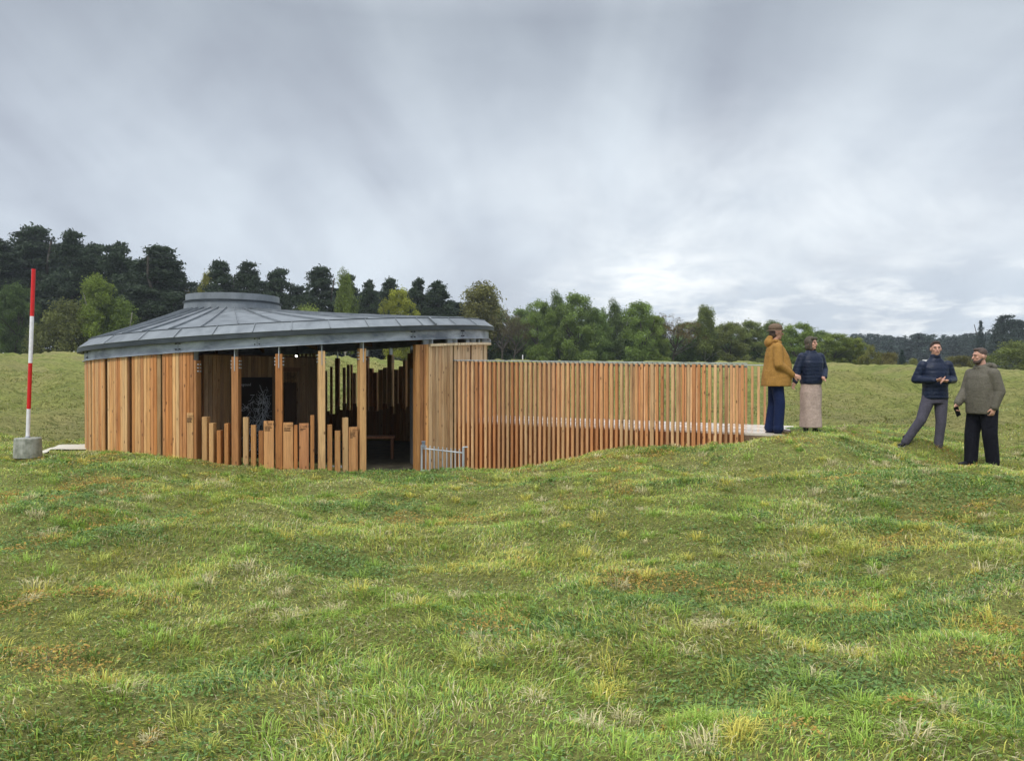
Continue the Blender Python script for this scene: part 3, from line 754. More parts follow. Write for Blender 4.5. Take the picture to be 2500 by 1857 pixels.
# spotlight under the roof
lx, ly = px2x(723, 15.2), 15.2; lz = pz(869, 15.2)
sp = thing('spotlight', (lx, ly, lz), 'small lit spotlight under the roof beside the inner wall', 'spotlight')
mb = MB(); mb.tube((lx, ly + .02, lz), (lx, ly + .11, lz + .04), .035, n=12); mb.tube((lx, ly + .07, lz + .02), (lx, ly + .07, lz + .35), .008); mb.build('housing', 'bolt', sp)
em = bpy.data.materials.new('lamp_glow'); em.use_nodes = True; em.node_tree.nodes['Principled BSDF'].inputs['Emission Color'].default_value = (1, .93, .8, 1); em.node_tree.nodes['Principled BSDF'].inputs['Emission Strength'].default_value = 6
mb = MB(); mb.tube((lx, ly + .018, lz), (lx, ly + .01, lz), .02, n=12); mb.build('lamp', em, sp)
# bench inside
bx, by = px2x(925, 15.4), 15.4
be = thing('wooden_bench', (bx, by, -1.69), 'dark wooden bench in the shade inside the pavilion entrance', 'bench')
mb = MB(); mb.box((bx, by, -1.69 + .43), (.62, .34, .045), .1, (.30, .13, .06)); mb.build('seat', 'wood_inner', be)
for sx_ in (-.27, .27):
    mb = MB(); mb.box((bx + sx_, by, -1.69 + .2), (.05, .30, .41), .1, (.22, .10, .05)); mb.build('leg', 'wood_inner', be)

# ------------------------------------------------------------------ boardwalk and its slatted fences
FA, FB = Vector((-1.09, 14.35, 0)), Vector((3.83, 12.58, 0)); fdir = (FB - FA).normalized(); fn = Vector((fdir.y, -fdir.x, 0)); FL = (FB - FA).length
def deckz(p): 
    t = (p - FA).dot(fdir) / FL; return -.885 - .085 * t
dk = thing('boardwalk', (2.2, 14.2, -1.0), 'wet pale timber boardwalk leading from the pavilion to the grass', 'boardwalk')
W0 = .06
dm = MB(); random.seed(9)
bb = -fn
endA = FA - fdir * .1
rows = 17; Wd = 2.28
far_end = [Vector((4.47, 12.34, 0)), Vector((5.52, 14.5, 0))]
for i in range(rows):
    o0 = W0 + Wd * i / rows; o1 = W0 + Wd * (i + 1) / rows - .006
    L1 = FL + .62 + (o0 / Wd) * .15
    xcuts = [0, random.uniform(1.2, 2.4), random.uniform(3.0, 4.4), L1]
    for a, b in zip(xcuts[:-1], xcuts[1:]):
        pts = [FA + fdir * a + bb * o0, FA + fdir * (b - .004) + bb * o0, FA + fdir * (b - .004) + bb * o1, FA + fdir * a + bb * o1]
        c = random.uniform(.60, .78); cc = (c, c * .90, c * .78)
        dm.box8([(p.x, p.y, deckz(p) - .035) for p in pts] + [(p.x, p.y, deckz(p)) for p in pts], cc)
dm.build('deck', 'deck', dk)
jm = MB()
for o0 in (.05, Wd - .02):
    a, b = FA + bb * o0, FA + fdir * (FL + .55) + bb * o0
    jm.box8([(q.x, q.y, deckz(q) - .12) for q in (a, b, b + bb * .04, a + bb * .04)] + [(q.x, q.y, deckz(q) - .04) for q in (a, b, b + bb * .04, a + bb * .04)], (.16, .11, .07))
jm.build('joist', 'wood_inner', dk)
BAT = [(.60, .32, .145), (.56, .28, .12), (.62, .38, .19), (.58, .27, .11), (.53, .29, .14), (.66, .42, .22), (.52, .23, .09), (.62, .35, .165)]
LOW = [(.32, .13, .045), (.27, .10, .036), (.36, .165, .06), (.24, .09, .033), (.34, .145, .05), (.29, .13, .055)]
fe = thing('slatted_fence', (1.4, 13.5, -1.4), 'long front fence of upright larch battens along the boardwalk', 'fence')
fr = math.atan2(fdir.y, fdir.x); nb = 60; H = 1.15
random.seed(12)
for i in range(nb):
    t = (i + .5) / nb; p = FA + fdir * (FL * t); zt = deckz(p) + H - .03
    jit = random.uniform(-.004, .004); mb = MB(); q = p + fdir * jit
    g = tz(q.x, q.y)
    w = .046 if i not in (42, 50) else .064
    mb.post(q.x, q.y, fr, w, .10, g - .2, zt, wc(1.0, BAT), bev=.004); mb.build('batten', 'wood', fe)
    if i < nb - 1:
        q = p + fdir * (FL / nb * .52) + bb * .07; mb = MB()
        mb.post(q.x, q.y, fr, .080, .05, tz(q.x, q.y) - .2, deckz(q) - .03, wc(.95, LOW), bev=.004); mb.build('lower_batten', 'wood_wet', fe)
hr = MB(); a, b = FA - fdir * .02, FB + fdir * .03
def bar(mb, a, b, off0, off1, z0, z1, zf=deckz, col=None):
    P = [a + bb * off0, b + bb * off0, b + bb * off1, a + bb * off1]
    mb.box8([(q.x, q.y, zf(q) + z0) for q in P] + [(q.x, q.y, zf(q) + z1) for q in P], col)
bar(hr, a, b, -.045, .05, H - .012, H + .004); hr.build('handrail', 'steel_light', fe)
hs = MB()
for i in range(0, nb, 1):
    p = FA + fdir * (FL * (i + .5) / nb); hs.box((p.x - fn.x * .03, p.y - fn.y * .03, deckz(p) + H - .04), (.01, .03, .06), fr)
bar(hs, a, b, .052, .06, H - .075, H - .045); hs.build('rail_bracket', 'steel', fe)
# rear fence
re_ = thing('slatted_fence', (2.4, 15.6, -1.4), 'rear larch batten fence on the far side of the boardwalk', 'fence')
RA, RBp = FA + bb * (Wd + .12) + fdir * .9, FA + bb * (Wd + .12) + fdir * (FL + .30)
RL = (RBp - RA).length; nr = int(RL / .115)
for i in range(nr):
    p = RA + fdir * (RL * (i + .5) / nr); mb = MB()
    mb.post(p.x, p.y, fr, .045, .075, min(tz(p.x, p.y), deckz(p)) - .15, deckz(p) + H - .03, wc(.98, BAT), bev=.004); mb.build('batten', 'wood', re_)
hr = MB(); P = [RA, RBp, RBp + bb * .06, RA + bb * .06]; hr.box8([(q.x - bb.x * .03, q.y - bb.y * .03, deckz(q) + H - .012) for q in P] + [(q.x - bb.x * .03, q.y - bb.y * .03, deckz(q) + H + .004) for q in P]); hr.build('handrail', 'steel_light', re_)

# ------------------------------------------------------------------ galvanised gate in front of the cladding
GY = 13.2
gt = thing('metal_gate', (px2x(1080, GY), GY, -1.75), 'low galvanised metal gate with vertical bars standing in front of the pale cladding', 'gate')
gx0, gx1 = px2x(1029.3, GY), px2x(1131, GY - .1); 
def gp_(t): return Vector((gx0 + (gx1 - gx0) * t, GY - .1 * t, 0))
mb = MB(); p = gp_(0); mb.tube((p.x, p.y, -1.95), (p.x, p.y, pz(1086, GY)), .018, n=12); mb.build('gate_post', 'steel_light', gt)
mb = MB(); p = gp_(1); zt = pz(1090, GY); mb.tube((p.x, p.y, -1.95), (p.x, p.y, zt), .022, n=12); mb.tube((p.x - .01, p.y, zt), (p.x + .08, p.y, zt + .002), .012); mb.build('gate_post', 'steel_light', gt)
mb = MB(); z0, z1 = pz(1094, GY), pz(1104, GY); mb.tube((gx0, GY, z0), (gx1, GY - .1, z1), .012); zb0, zb1 = pz(1148, GY), pz(1153, GY); mb.tube((gx0, GY, zb0), (gx1, GY - .1, zb1), .012); mb.build('gate_rail', 'steel_light', gt)
for i in range(9):
    t = (i + 1.0) / 9.9; p = gp_(t); z = z0 + (z1 - z0) * t; mb = MB(); mb.tube((p.x, p.y, -1.95), (p.x, p.y, z + .045), .0105, n=8); mb.tube((p.x, p.y, z + .045), (p.x, p.y, z + .06), .0105, .003, n=8); mb.build('gate_bar', 'steel_light', gt)
mb = MB(); p = gp_(.045); mb.box((p.x, p.y, pz(1085, GY)), (.055, .05, .09), 0); mb.tube((p.x - .03, p.y - .02, pz(1078, GY)), (p.x + .035, p.y - .02, pz(1078, GY)), .014); mb.build('gate_latch', 'steel', gt)

# ------------------------------------------------------------------ red and white survey pole
PX_, PY_ = px2x(67, 13.0), 13.0; gz = tz(PX_, PY_)
zbase = pz(1108, 12.76)
sp_ = thing('survey_pole', (PX_, PY_, zbase), 'tall red and white banded pole standing in a round concrete base', 'survey pole')
mb = MB(); n = 48; prof = [(0, zbase - .08), (.214, zbase - .08), (.213, zbase + .01), (.203, zbase + .235), (.194, zbase + .25), (0, zbase + .252)]
V = [(PX_ + r * math.cos(2 * math.pi * i / n), PY_ + r * math.sin(2 * math.pi * i / n), z) for i in range(n) for r, z in prof]; m = len(prof)
mb.add(V, [(i * m + k, ((i + 1) % n) * m + k, ((i + 1) % n) * m + k + 1, i * m + k + 1) for i in range(n) for k in range(m - 1)])
mb.build('concrete_base', 'concrete', sp_)
zt_, zb_ = pz(657, 13), pz(1066, 13); tp_ = lambda z: (PX_ + (z - zb_) / (zt_ - zb_) * .115, PY_, z)
cuts = [657, 772, 886, 998, 1066]
for k in range(4):
    mb = MB(); mb.tube(tp_(pz(cuts[k], 13)), tp_(pz(cuts[k + 1], 13)), .031, n=24, cap=(k == 0)); mb.build('painted_band', 'red' if k % 2 == 0 else 'white', sp_)
mb = MB(); mb.tube((PX_, PY_, zbase + .24), tp_(zb_ + .01), .043, .038, n=24); mb.build('socket', 'steel_light', sp_)

# path strip beside the pavilion on the left
def ground_sheet(name, poly, mat, dz=.012, n=26):
    (ax, ay), (bx_, by_), (cx, cy), (dx, dy) = poly; V = []; F = []
    for j in range(n + 1):
        for i in range(n + 1):
            u, v = i / n, j / n; x = (ax * (1 - u) + bx_ * u) * (1 - v) + (dx * (1 - u) + cx * u) * v; y = (ay * (1 - u) + by_ * u) * (1 - v) + (dy * (1 - u) + cy * u) * v
            V.append((x, y, tz(x, y) + dz))
    for j in range(n):
        for i in range(n): a = j * (n + 1) + i; F.append((a, a + 1, a + n + 2, a + n + 1))
    mb = MB(); mb.add(V, F); o = mb.build(name, mat, None, (0, 0, 0), True); tag(o, kind='structure'); return o
ground_sheet('path', [(-9.35, 14.2), (-7.4, 14.1), (-7.2, 16.4), (-9.0, 15.1)], 'path', .03)

# ------------------------------------------------------------------ trees
GREENS = dict(pine=(.042, .064, .034), birch=(.18, .24, .04), oak=(.12, .13, .045), green=(.165, .22, .055), brown=(.085, .07, .04), far=(.04, .06, .045))
def leaf_cloud(centers, radii, n, size, rs, flat_=.6, droop=0.0, tone=None):
    """n small leaf sprays spread through ellipsoid clumps"""
    centers = np.array(centers); radii = np.array(radii); w = (radii ** 2); w = w.prod(1) ** .33; w = w / w.sum()
    idx = rs.choice(len(centers), n, p=w); d = rs.normal(size=(n, 3)); d /= np.linalg.norm(d, axis=1)[:, None]
    rr = rs.rand(n) ** .45 * np.where(rs.rand(n) < .24, rs.uniform(1.0, 1.6, n), 1.0)
    P = centers[idx] + d * radii[idx] * rr[:, None]
    a = rs.normal(size=(n, 3)); a[:, 2] *= flat_; 
    if droop: a[:, 2] = -np.abs(a[:, 2]) * droop
    a /= np.linalg.norm(a, axis=1)[:, None]
    b = np.cross(a, rs.normal(size=(n, 3))); b /= np.linalg.norm(b, axis=1)[:, None]
    s = size * rs.uniform(.5, 1.4, n)[:, None]
    V = np.stack([P - a * s, P + b * s * .42, P + a * s, P - b * s * .42], 1)
    ct = rs.uniform(.72, 1.3, len(centers))[idx] if tone is None else np.array(tone)[idx]
    c = ct * rs.uniform(.75, 1.3, n)
    return V.reshape(-1, 3), np.repeat(c, 4)
def make_tree(kind, seed, H=10.0):
    """returns trunk mesh, crown mesh for a tree of height 10"""
    rs = np.random.RandomState(seed); rnd = random.Random(seed); tb = MB(); cen = []; rad = []
    def limb(p, d, L, r, n=3):
        for k in range(n):
            q = p + d * (L / n); tb.tube(p, q, r * (1 - k / n * .6), r * (1 - (k + 1) / n * .6), n=5, cap=False); p = q
            d = (d + Vector((rnd.uniform(-.25, .25), rnd.uniform(-.25, .25), rnd.uniform(-.1, .2)))).normalized()
        return p
    bend = Vector((rnd.uniform(-.04, .04), rnd.uniform(-.04, .04), 1)).normalized()
    if kind == 'pine':
        top = limb(Vector((0, 0, -.5)), bend, H * .97, .2, 6)
        for k in range(78):
            f = rnd.uniform(.26, .97); z = H * f; a = rnd.uniform(0, 6.28); L = (1.06 - f) ** .85 * rnd.uniform(1.7, 4.0) + .2; cs_ = .72 + .65 * (1.0 - f)
            st = Vector((bend.x * z, bend.y * z, z)); d = Vector((math.cos(a), math.sin(a), rnd.uniform(.0, .5)))
            e = limb(st, d.normalized(), L, .06, 2)
            cen.append(e); rad.append((rnd.uniform(.6, 1.2) * cs_, rnd.uniform(.6, 1.2) * cs_, rnd.uniform(.26, .46) * cs_))
            if rnd.random() < .7: m = st.lerp(e, .6); cen.append(m + Vector((0, 0, .1))); rad.append((rnd.uniform(.5, .9), rnd.uniform(.5, .9), .3))
        cen.append(Vector((bend.x * H, bend.y * H, H * .97))); rad.append((.35, .35, .5))
        V, c = leaf_cloud(cen, rad, 22000, .15, rs, .55); col = GREENS['pine']
    elif kind == 'conifer':
        limb(Vector((0, 0, -.5)), bend, H, .16, 5)
        for k in range(34):
            f = k / 34; z = H * (.12 + .88 * f); L = (1 - f) * 1.9 + .12; a0 = rnd.uniform(0, 6.28)
            for j in range(4):
                a = a0 + j * 1.57 + rnd.uniform(-.3, .3); l = L * rnd.uniform(.6, 1.1); e = Vector((math.cos(a) * l * .6, math.sin(a) * l * .6, z - l * .12)); cen.append(e); rad.append((l * .45 + .1, l * .45 + .1, .16))
        V, c = leaf_cloud(cen, rad, 7000, .14, rs, .4); col = (.030, .055, .034)
    elif kind == 'sparse':
        top = limb(Vector((0, 0, -.5)), bend, H * .45, .24, 3)
        ends = []
        for k in range(15):
            a = rnd.uniform(0, 6.28); d = Vector((math.cos(a), math.sin(a), rnd.uniform(.4, 1.6))).normalized()
            e = limb(top * rnd.uniform(.6, 1), d, H * rnd.uniform(.32, .48), .09, 4); ends.append(e)
            for j in range(5):
                a2 = rnd.uniform(0, 6.28); d2 = Vector((math.cos(a2), math.sin(a2), rnd.uniform(-.1, 1.2))).normalized(); e2 = limb(e.lerp(top, rnd.uniform(0, .5)), d2, H * rnd.uniform(.1, .2), .03, 3)
                cen.append(e2); rad.append((rnd.uniform(.4, .7),) * 2 + (rnd.uniform(.3, .5),))
        V, c = leaf_cloud(cen, rad, 3600, .10, rs, .8); col = (.13, .115, .045)
    elif kind == 'birch':
        top = limb(Vector((0, 0, -.5)), bend, H * .9, .12, 6)
        for k in range(60):
            f = rnd.uniform(.14, .96); z = H * f; a = rnd.uniform(0, 6.28); L = (1.10 - f) ** .8 * rnd.uniform(1.2, 3.0) + .25
            st = Vector((bend.x * z, bend.y * z, z)); e = limb(st, Vector((math.cos(a), math.sin(a), .8)).normalized(), L, .035, 2)
            for j in range(2):
                q = e + Vector((rnd.uniform(-.4, .4), rnd.uniform(-.4, .4), -.45 * j + .1)); cen.append(q); rad.append((rnd.uniform(.4, .75), rnd.uniform(.4, .75), rnd.uniform(.55, .95)))
        V, c = leaf_cloud(cen, rad, 17000, .12, rs, 1.0, 1.2); col = GREENS['birch']
    elif kind == 'shrub':
        for k in range(5):
            a = rnd.uniform(0, 6.28); limb(Vector((0, 0, -.3)), Vector((math.cos(a) * .5, math.sin(a) * .5, 1)).normalized(), H * .6, .10, 3)
        for k in range(60):
            a = rnd.uniform(0, 6.28); rr = rnd.random() ** .6 * 4.6; hmax = H * .92 * math.sqrt(max(.05, 1 - (rr / 5.3) ** 2)); z = rnd.uniform(.05, .95) * hmax
            cen.append(Vector((rr * math.cos(a), rr * math.sin(a), z))); q = rnd.uniform(.9, 1.7); rad.append((q, q, q * .8))
        V, c = leaf_cloud(cen, rad, 16000, .19, rs, .8); col = (.13, .165, .045)
    else:                                                     # broad deciduous crown
        top = limb(Vector((0, 0, -.5)), bend, H * .4, .26, 3)
        for k in range(10):
            a = rnd.uniform(0, 6.28); d = Vector((math.cos(a), math.sin(a), rnd.uniform(.5, 1.9))).normalized(); limb(top, d, H * rnd.uniform(.3, .5), .1, 4)
        for k in range(105):
            a = rnd.uniform(0, 6.28); z = H * rnd.uniform(.08, .95); f = z / H; R_ = 3.5 * math.sqrt(max(.03, 1 - ((f - .48) / .52) ** 2)) * rnd.uniform(.6, 1.05)
            rr = rnd.random() ** .45 * R_; cen.append(Vector((rr * math.cos(a), rr * math.sin(a), z))); q = rnd.uniform(.45, .95); rad.append((q, q, q * rnd.uniform(.65, .9)))
        V, c = leaf_cloud(cen, rad, 26000, .12, rs, .8); col = GREENS['green']
    n = len(V) // 4
    cc = np.array(col)[None, :] * c[:, None]
    cr = np_mesh('crown', V, np.arange(4 * n), np.arange(n) * 4, np.full(n, 4), cc); cr.materials.append(M['leaf'])
    Vt = np.array(tb.v); loops = [i for f in tb.f for i in f]; tot = [len(f) for f in tb.f]; st = np.concatenate(([0], np.cumsum(tot)[:-1]))
    tr = np_mesh('trunk', Vt, loops, st, tot, np.array(tb.c), True); tr.materials.append(M['bark_pale' if kind == 'birch' else 'bark'])
    return tr, cr
PROTO = {}
for kd, cnt in (('pine', 4), ('conifer', 2), ('sparse', 2), ('birch', 3), ('shrub', 3), ('broad', 4)):
    PROTO[kd] = [make_tree(kd, 100 + 7 * i + len(kd)) for i in range(cnt)]
TN = dict(pine='pine_tree', conifer='conifer_tree', sparse='oak_tree', birch='birch_tree', shrub='shrub', broad='broadleaf_tree')
TCAT = dict(pine='tree', conifer='tree', sparse='tree', birch='tree', shrub='shrub', broad='tree')
tk = [0]
def plant(kind, px, Y, top_py, label, wpx=None, tint=(1, 1, 1), group=None, sink=.3):
    tk[0] += 1; k = tk[0]; rnd = random.Random(1000 + k)
    x = px2x(px, Y); z = tz(x, Y) - sink; Hh = pz(top_py, Y) - z
    s = Hh / 10.0; base_w = dict(pine=6.2, conifer=3.6, sparse=8.0, birch=5.0, shrub=10.5, broad=7.6)[kind]
    sw = s if wpx is None else (wpx * (1.32 if kind == 'pine' else 1.14) / FPX * Y) / base_w
    r = thing(TN[kind], (x, Y, z), label, TCAT[kind], group)
    r.rotation_euler = (0, 0, rnd.uniform(0, 6.28)); r.scale = (sw, sw, s)
    tr, cr = PROTO[kind][k % len(PROTO[kind])]
    t = bpy.data.objects.new('trunk', tr); COL.objects.link(t); t.parent = r
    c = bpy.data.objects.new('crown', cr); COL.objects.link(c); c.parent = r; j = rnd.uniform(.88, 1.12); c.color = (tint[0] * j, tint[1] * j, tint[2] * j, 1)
    return r
PG = 'dark pines of the wood behind the pavilion'
T = [
 ('pine', 8, 92, 584, 'dark pine at the very left edge of the picture, above the field', 130),
 ('pine', 84, 96, 556, 'tallest dark pine of the wood, right behind the banded pole', 150),
 ('pine', 182, 92, 566, 'second tall dark pine, right of the banded pole', 120),
 ('pine', 240, 97, 596, 'dark pine between the tall ones, above the bright birch', 110),
 ('pine', 292, 93, 592, 'dark pine with level top behind the bright green birch', 110),
 ('pine', 377, 90, 604, 'big spreading dark pine above the left slope of the roof', 150),
 ('pine', 424, 94, 640, 'lower dark pine leaning right at the end of the tall group', 90),
 ('sparse', 476, 96, 672, 'brownish half bare tree right of the tall pine group', 80),
 ('broad', 512, 100, 658, 'olive tree beside the pine left of the roof drum', 60, (1.5, 1.15, .9)),
 ('pine', 544, 98, 640, 'dark pine with ragged top just left above the roof drum', 80),
 ('pine', 604, 97, 641, 'rounded dark pine directly above the roof drum', 80),
 ('pine', 687, 98, 656, 'dark pine right above the right side of the roof drum', 85),
 ('shrub', 735, 84, 731, 'yellow green bush right behind the roof drum', 130, (1.2, 1.2, 1.0)),
 ('pine', 785, 98, 654, 'broad dark pine right of the roof drum, tallest of the middle group', 100),
 ('birch', 842, 92, 676, 'light green birch among the middle pines', 70, (.9, .9, 1)),
 ('pine', 856, 100, 671, 'dark pine behind the light green birch in the middle', 60),
 ('pine', 904, 98, 684, 'slim upright dark pine right of the light green birch', 52),
 ('pine', 950, 102, 682, 'small flat topped pine behind the yellow green tree', 70),
 ('broad', 972, 94, 704, 'yellow green tree between two dark pines', 95, (2.0, 1.6, .8)),
 ('pine', 1020, 98, 680, 'dark pine left of the last one of the middle group', 60),
 ('pine', 1074, 97, 686, 'last dark pine at the right end of the middle group', 75),
 ('shrub', 160, 82, 716, 'wide olive green bush in front of the pines, by the banded pole', 150, (.85, .75, .8)),
 ('birch', 240, 82, 682, 'bright green birch standing out before the dark pines', 110, (.95, .95, .9)),
 ('birch', 300, 83, 735, 'lower birch leaning against the bright green one', 90, (.8, .85, .9)),
 ('broad', 40, 85, 690, 'dim green tree at the far left under the pines', 110, (.55, .65, .7)),
 ('birch', 1168, 102, 702, 'brown green oak behind the right end of the roof', 130, (1.0, .75, 1.3)),
 ('sparse', 1226, 100, 724, 'bare looking brown tree above the right tip of the roof', 100, (.9, .9, .9)),
 ('sparse', 1254, 97, 744, 'dark twiggy tree just left of the first big green tree', 80, (.6, .55, .6)),
 ('broad', 1316, 98, 730, 'first big green tree right of the pavilion', 95, (1, 1.05, 1)),
 ('birch', 1362, 101, 724, 'pale topped tree between two big green ones', 60, (.7, .75, 1.2)),
 ('broad', 1408, 97, 716, 'tallest big green tree over the slatted fence', 125, (.95, 1.0, 1)),
 ('broad', 1462, 99, 752, 'green tree on the right flank of the tallest one', 80, (.85, .95, 1)),
 ('birch', 1502, 103, 744, 'thin pale green tree standing between the two big green groups', 60, (.65, .7, 1.2)),
 ('broad', 1564, 98, 733, 'second big green tree with the highest top over the middle of the fence', 105, (1, 1.08, .95)),
 ('broad', 1600, 99, 770, 'rounded green tree in front of the bare oak', 80, (1.05, 1.05, .95)),
 ('sparse', 1642, 100, 740, 'half bare oak with sky showing through its crown', 110, (1.05, .85, .7)),
 ('birch', 1722, 101, 754, 'airy birch standing alone right of the bare oak', 70, (.8, .75, 1.1)),
 ('broad', 1780, 100, 784, 'grey green tree left of the person in the tan coat', 90, (1.1, .95, 1.1)),
 ('broad', 1832, 102, 782, 'grey green tree directly behind the person in the tan coat', 95, (1.1, 1.0, 1.1)),
 ('birch', 1885, 104, 790, 'pale airy tree just right of the tan coat and hat', 70, (.8, .8, 1.2)),
 ('broad', 1950, 96, 786, 'bright green tree between the tan coat and the hooded head', 105, (1.1, 1.15, .9)),
 ('broad', 2035, 95, 812, 'green tree right of the hooded head', 105, (1.15, 1.1, .9)),
 ('broad', 2085, 96, 824, 'last green tree of the row before the distant forest', 80, (1.35, 1.2, .9)),
 ('shrub', 2127, 92, 838, 'olive bush before the distant forest, left of two', 55, (1.25, 1.0, .8)),
 ('shrub', 2167, 92, 848, 'brown olive bush before the distant forest, right of two', 58, (1.2, .85, .8)),
 ('conifer', 2202, 110, 852, 'small dark conifer between the olive bushes', 34, (.8, .9, 1)),
 ('shrub', 2228, 96, 872, 'low olive bush left of the man in the navy jacket', 55, (1.3, 1.1, .9)),
 ('shrub', 2352, 90, 858, 'brown olive bush between the two men', 80, (1.25, .95, .9)),
 ('shrub', 2480, 84, 824, 'large olive green bush at the right edge of the picture', 150, (1.0, .95, .8)),
 ('conifer', 2394, 190, 780, 'dark tall conifer left of the right hand pine group', 40, (.8, .85, 1.1)),
 ('pine', 2446, 185, 771, 'tallest dark pine at the right edge of the picture', 70, (.8, .85, 1.1)),
 ('pine', 2482, 190, 782, 'dark pine cut by the right edge of the picture', 60, (.8, .85, 1.1)),
]
for t in T: plant(*t)
# undergrowth and second rows that close the wood below the crowns
random.seed(44)
UG = [(-60, 700), (30, 760), (100, 770), (215, 775), (330, 760), (400, 745), (455, 750), (520, 745), (590, 760), (650, 755), (700, 760), (770, 775), (830, 780), (890, 775), (950, 785), (1010, 780), (1075, 775), (1130, 775), (1190, 785),
      (1245, 800), (1290, 800), (1340, 805), (1380, 795), (1440, 800), (1490, 805), (1545, 800), (1600, 810), (1655, 815), (1700, 810), (1745, 812), (1800, 825), (1850, 828), (1905, 825), (1960, 835), (2010, 838), (2060, 845)]
UGL = ['beyond the left picture edge', 'left of the banded pole', 'right behind the banded pole', 'under the bright green birch, left', 'under the bright green birch, right', 'above the left slope of the roof', 'under the brownish half bare tree', 'left of the roof drum', 'hidden behind the roof drum', 'at the right edge of the roof drum', 'behind the yellow green bush by the drum', 'under the broad middle pine', 'under the light green birch', 'under the slim upright pine', 'under the yellow green tree', 'under the pine left of the last one', 'under the last pine', 'just left of the brown green oak', 'under the brown green oak',
 'above the right tip of the roof', 'under the first big green tree, left side', 'under the first big green tree, right side', 'under the tallest green tree, left side', 'under the tallest green tree, right side', 'under the thin pale green tree', 'under the second big green tree', 'left of the bare oak', 'under the bare oak', 'between the bare oak and the lone birch', 'right of the lone birch', 'left of the tan coat', 'behind the tan coat', 'between the tan coat and the hooded person', 'behind the hooded person', 'right of the hooded person', 'at the right end of the broadleaf row']
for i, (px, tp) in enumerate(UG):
    dark = px < 1130  # dark interior of the pine wood put into the bush tint
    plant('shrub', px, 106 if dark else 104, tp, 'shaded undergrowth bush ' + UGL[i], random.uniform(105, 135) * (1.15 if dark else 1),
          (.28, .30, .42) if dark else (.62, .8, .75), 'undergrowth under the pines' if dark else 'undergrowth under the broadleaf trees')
for i, (px, tp) in enumerate([(-40, 600), (50, 610), (130, 615), (215, 622), (330, 635), (400, 660), (450, 690), (500, 700), (575, 685), (645, 690), (730, 700), (820, 705), (880, 715), (940, 715), (1000, 715), (1050, 718), (1110, 735)]):
    plant('pine', px, 112, tp, ['back row pine at the left picture edge', 'back row pine just left of the banded pole', 'back row pine right of the banded pole', 'back row pine above the bright green birch', 'back row pine behind the big spreading pine', 'back row pine at the end of the tall group', 'back row pine behind the brownish bare tree', 'back row pine behind the olive tree', 'back row pine behind the roof drum, left half', 'back row pine behind the roof drum, right half', 'back row pine above the bush beside the drum', 'back row pine left of the light green birch', 'back row pine right of the light green birch', 'back row pine behind the yellow green tree', 'back row pine behind the last two pines, left', 'back row pine behind the last two pines, right', 'back row pine before the brown green oak'][i], 110, (.75, .8, .85), 'pines in the back row of the wood')
for i, (px, tp) in enumerate([(1190, 752), (1280, 768), (1350, 765), (1440, 775), (1520, 782), (1590, 785), (1690, 800), (1760, 806), (1860, 812), (1915, 815), (1990, 822)]):
    plant('broad', px, 114, tp - 14, ['back row tree behind the bare brown tree', 'back row tree behind the dark twiggy tree', 'back row tree between the first big green tree and the tallest', 'back row tree right of the tallest green tree', 'back row tree behind the thin pale tree', 'back row tree left of the bare oak', 'back row tree right of the bare oak', 'back row tree right of the lone birch', 'back row tree left of the brown hat', 'back row tree right of the brown hat', 'back row tree above the hooded head'][i], 125, (.8, .85, .85), 'broadleaf trees in the back row')
# distant forest at the right, one mass
def far_wood():
    rs = np.random.RandomState(5); VV = []; cc = []; tr, cr = PROTO['conifer'][0]; tr2, cr2 = PROTO['pine'][0]
    for m in (cr, cr2): pass
    base = []
    for m in (cr, cr2):
        a = np.zeros(len(m.vertices) * 3, np.float32); m.vertices.foreach_get('co', a); a = a.reshape(-1, 4, 3); base.append(a[rs.choice(len(a), 1100, False)])
    for i in range(300):
        px = rs.uniform(2060, 2680); Y = rs.uniform(255, 330); top = np.interp(px, [2060, 2130, 2200, 2250, 2330, 2400, 2700], [818, 814, 822, 816, 818, 812, 800]) + rs.uniform(-5, 13) + (Y - 255) * .03
        z0 = -2.0; Hh = (HZ - top) / FPX * Y - z0; b = base[0 if rs.rand() < .85 else 1].copy(); b = b.mean(1, keepdims=True) + (b - b.mean(1, keepdims=True)) * 1.9
        sw = Hh / 10 * rs.uniform(1.0, 1.5); a = rs.uniform(0, 6.28); ca, sa = math.cos(a), math.sin(a)
        X = (b[..., 0] * ca - b[..., 1] * sa) * sw + (px - 1250) / FPX * Y; Yv = (b[..., 0] * sa + b[..., 1] * ca) * sw + Y; Z = b[..., 2] * Hh / 10 + z0
        VV.append(np.stack([X, Yv, Z], -1).reshape(-1, 3)); cc.append(np.full(len(b) * 4, rs.uniform(.7, 1.2)))
    V = np.concatenate(VV); c = np.concatenate(cc); n = len(V) // 4; col = np.array((.042, .066, .052))[None] * c[:, None]
    me = np_mesh('distant_forest', V, np.arange(4 * n), np.arange(n) * 4, np.full(n, 4), col); o = link_mesh('distant_forest', me, M['leaf'])
    tag(o, 'distant blue green conifer forest beyond the field', 'forest', kind='stuff')
far_wood()
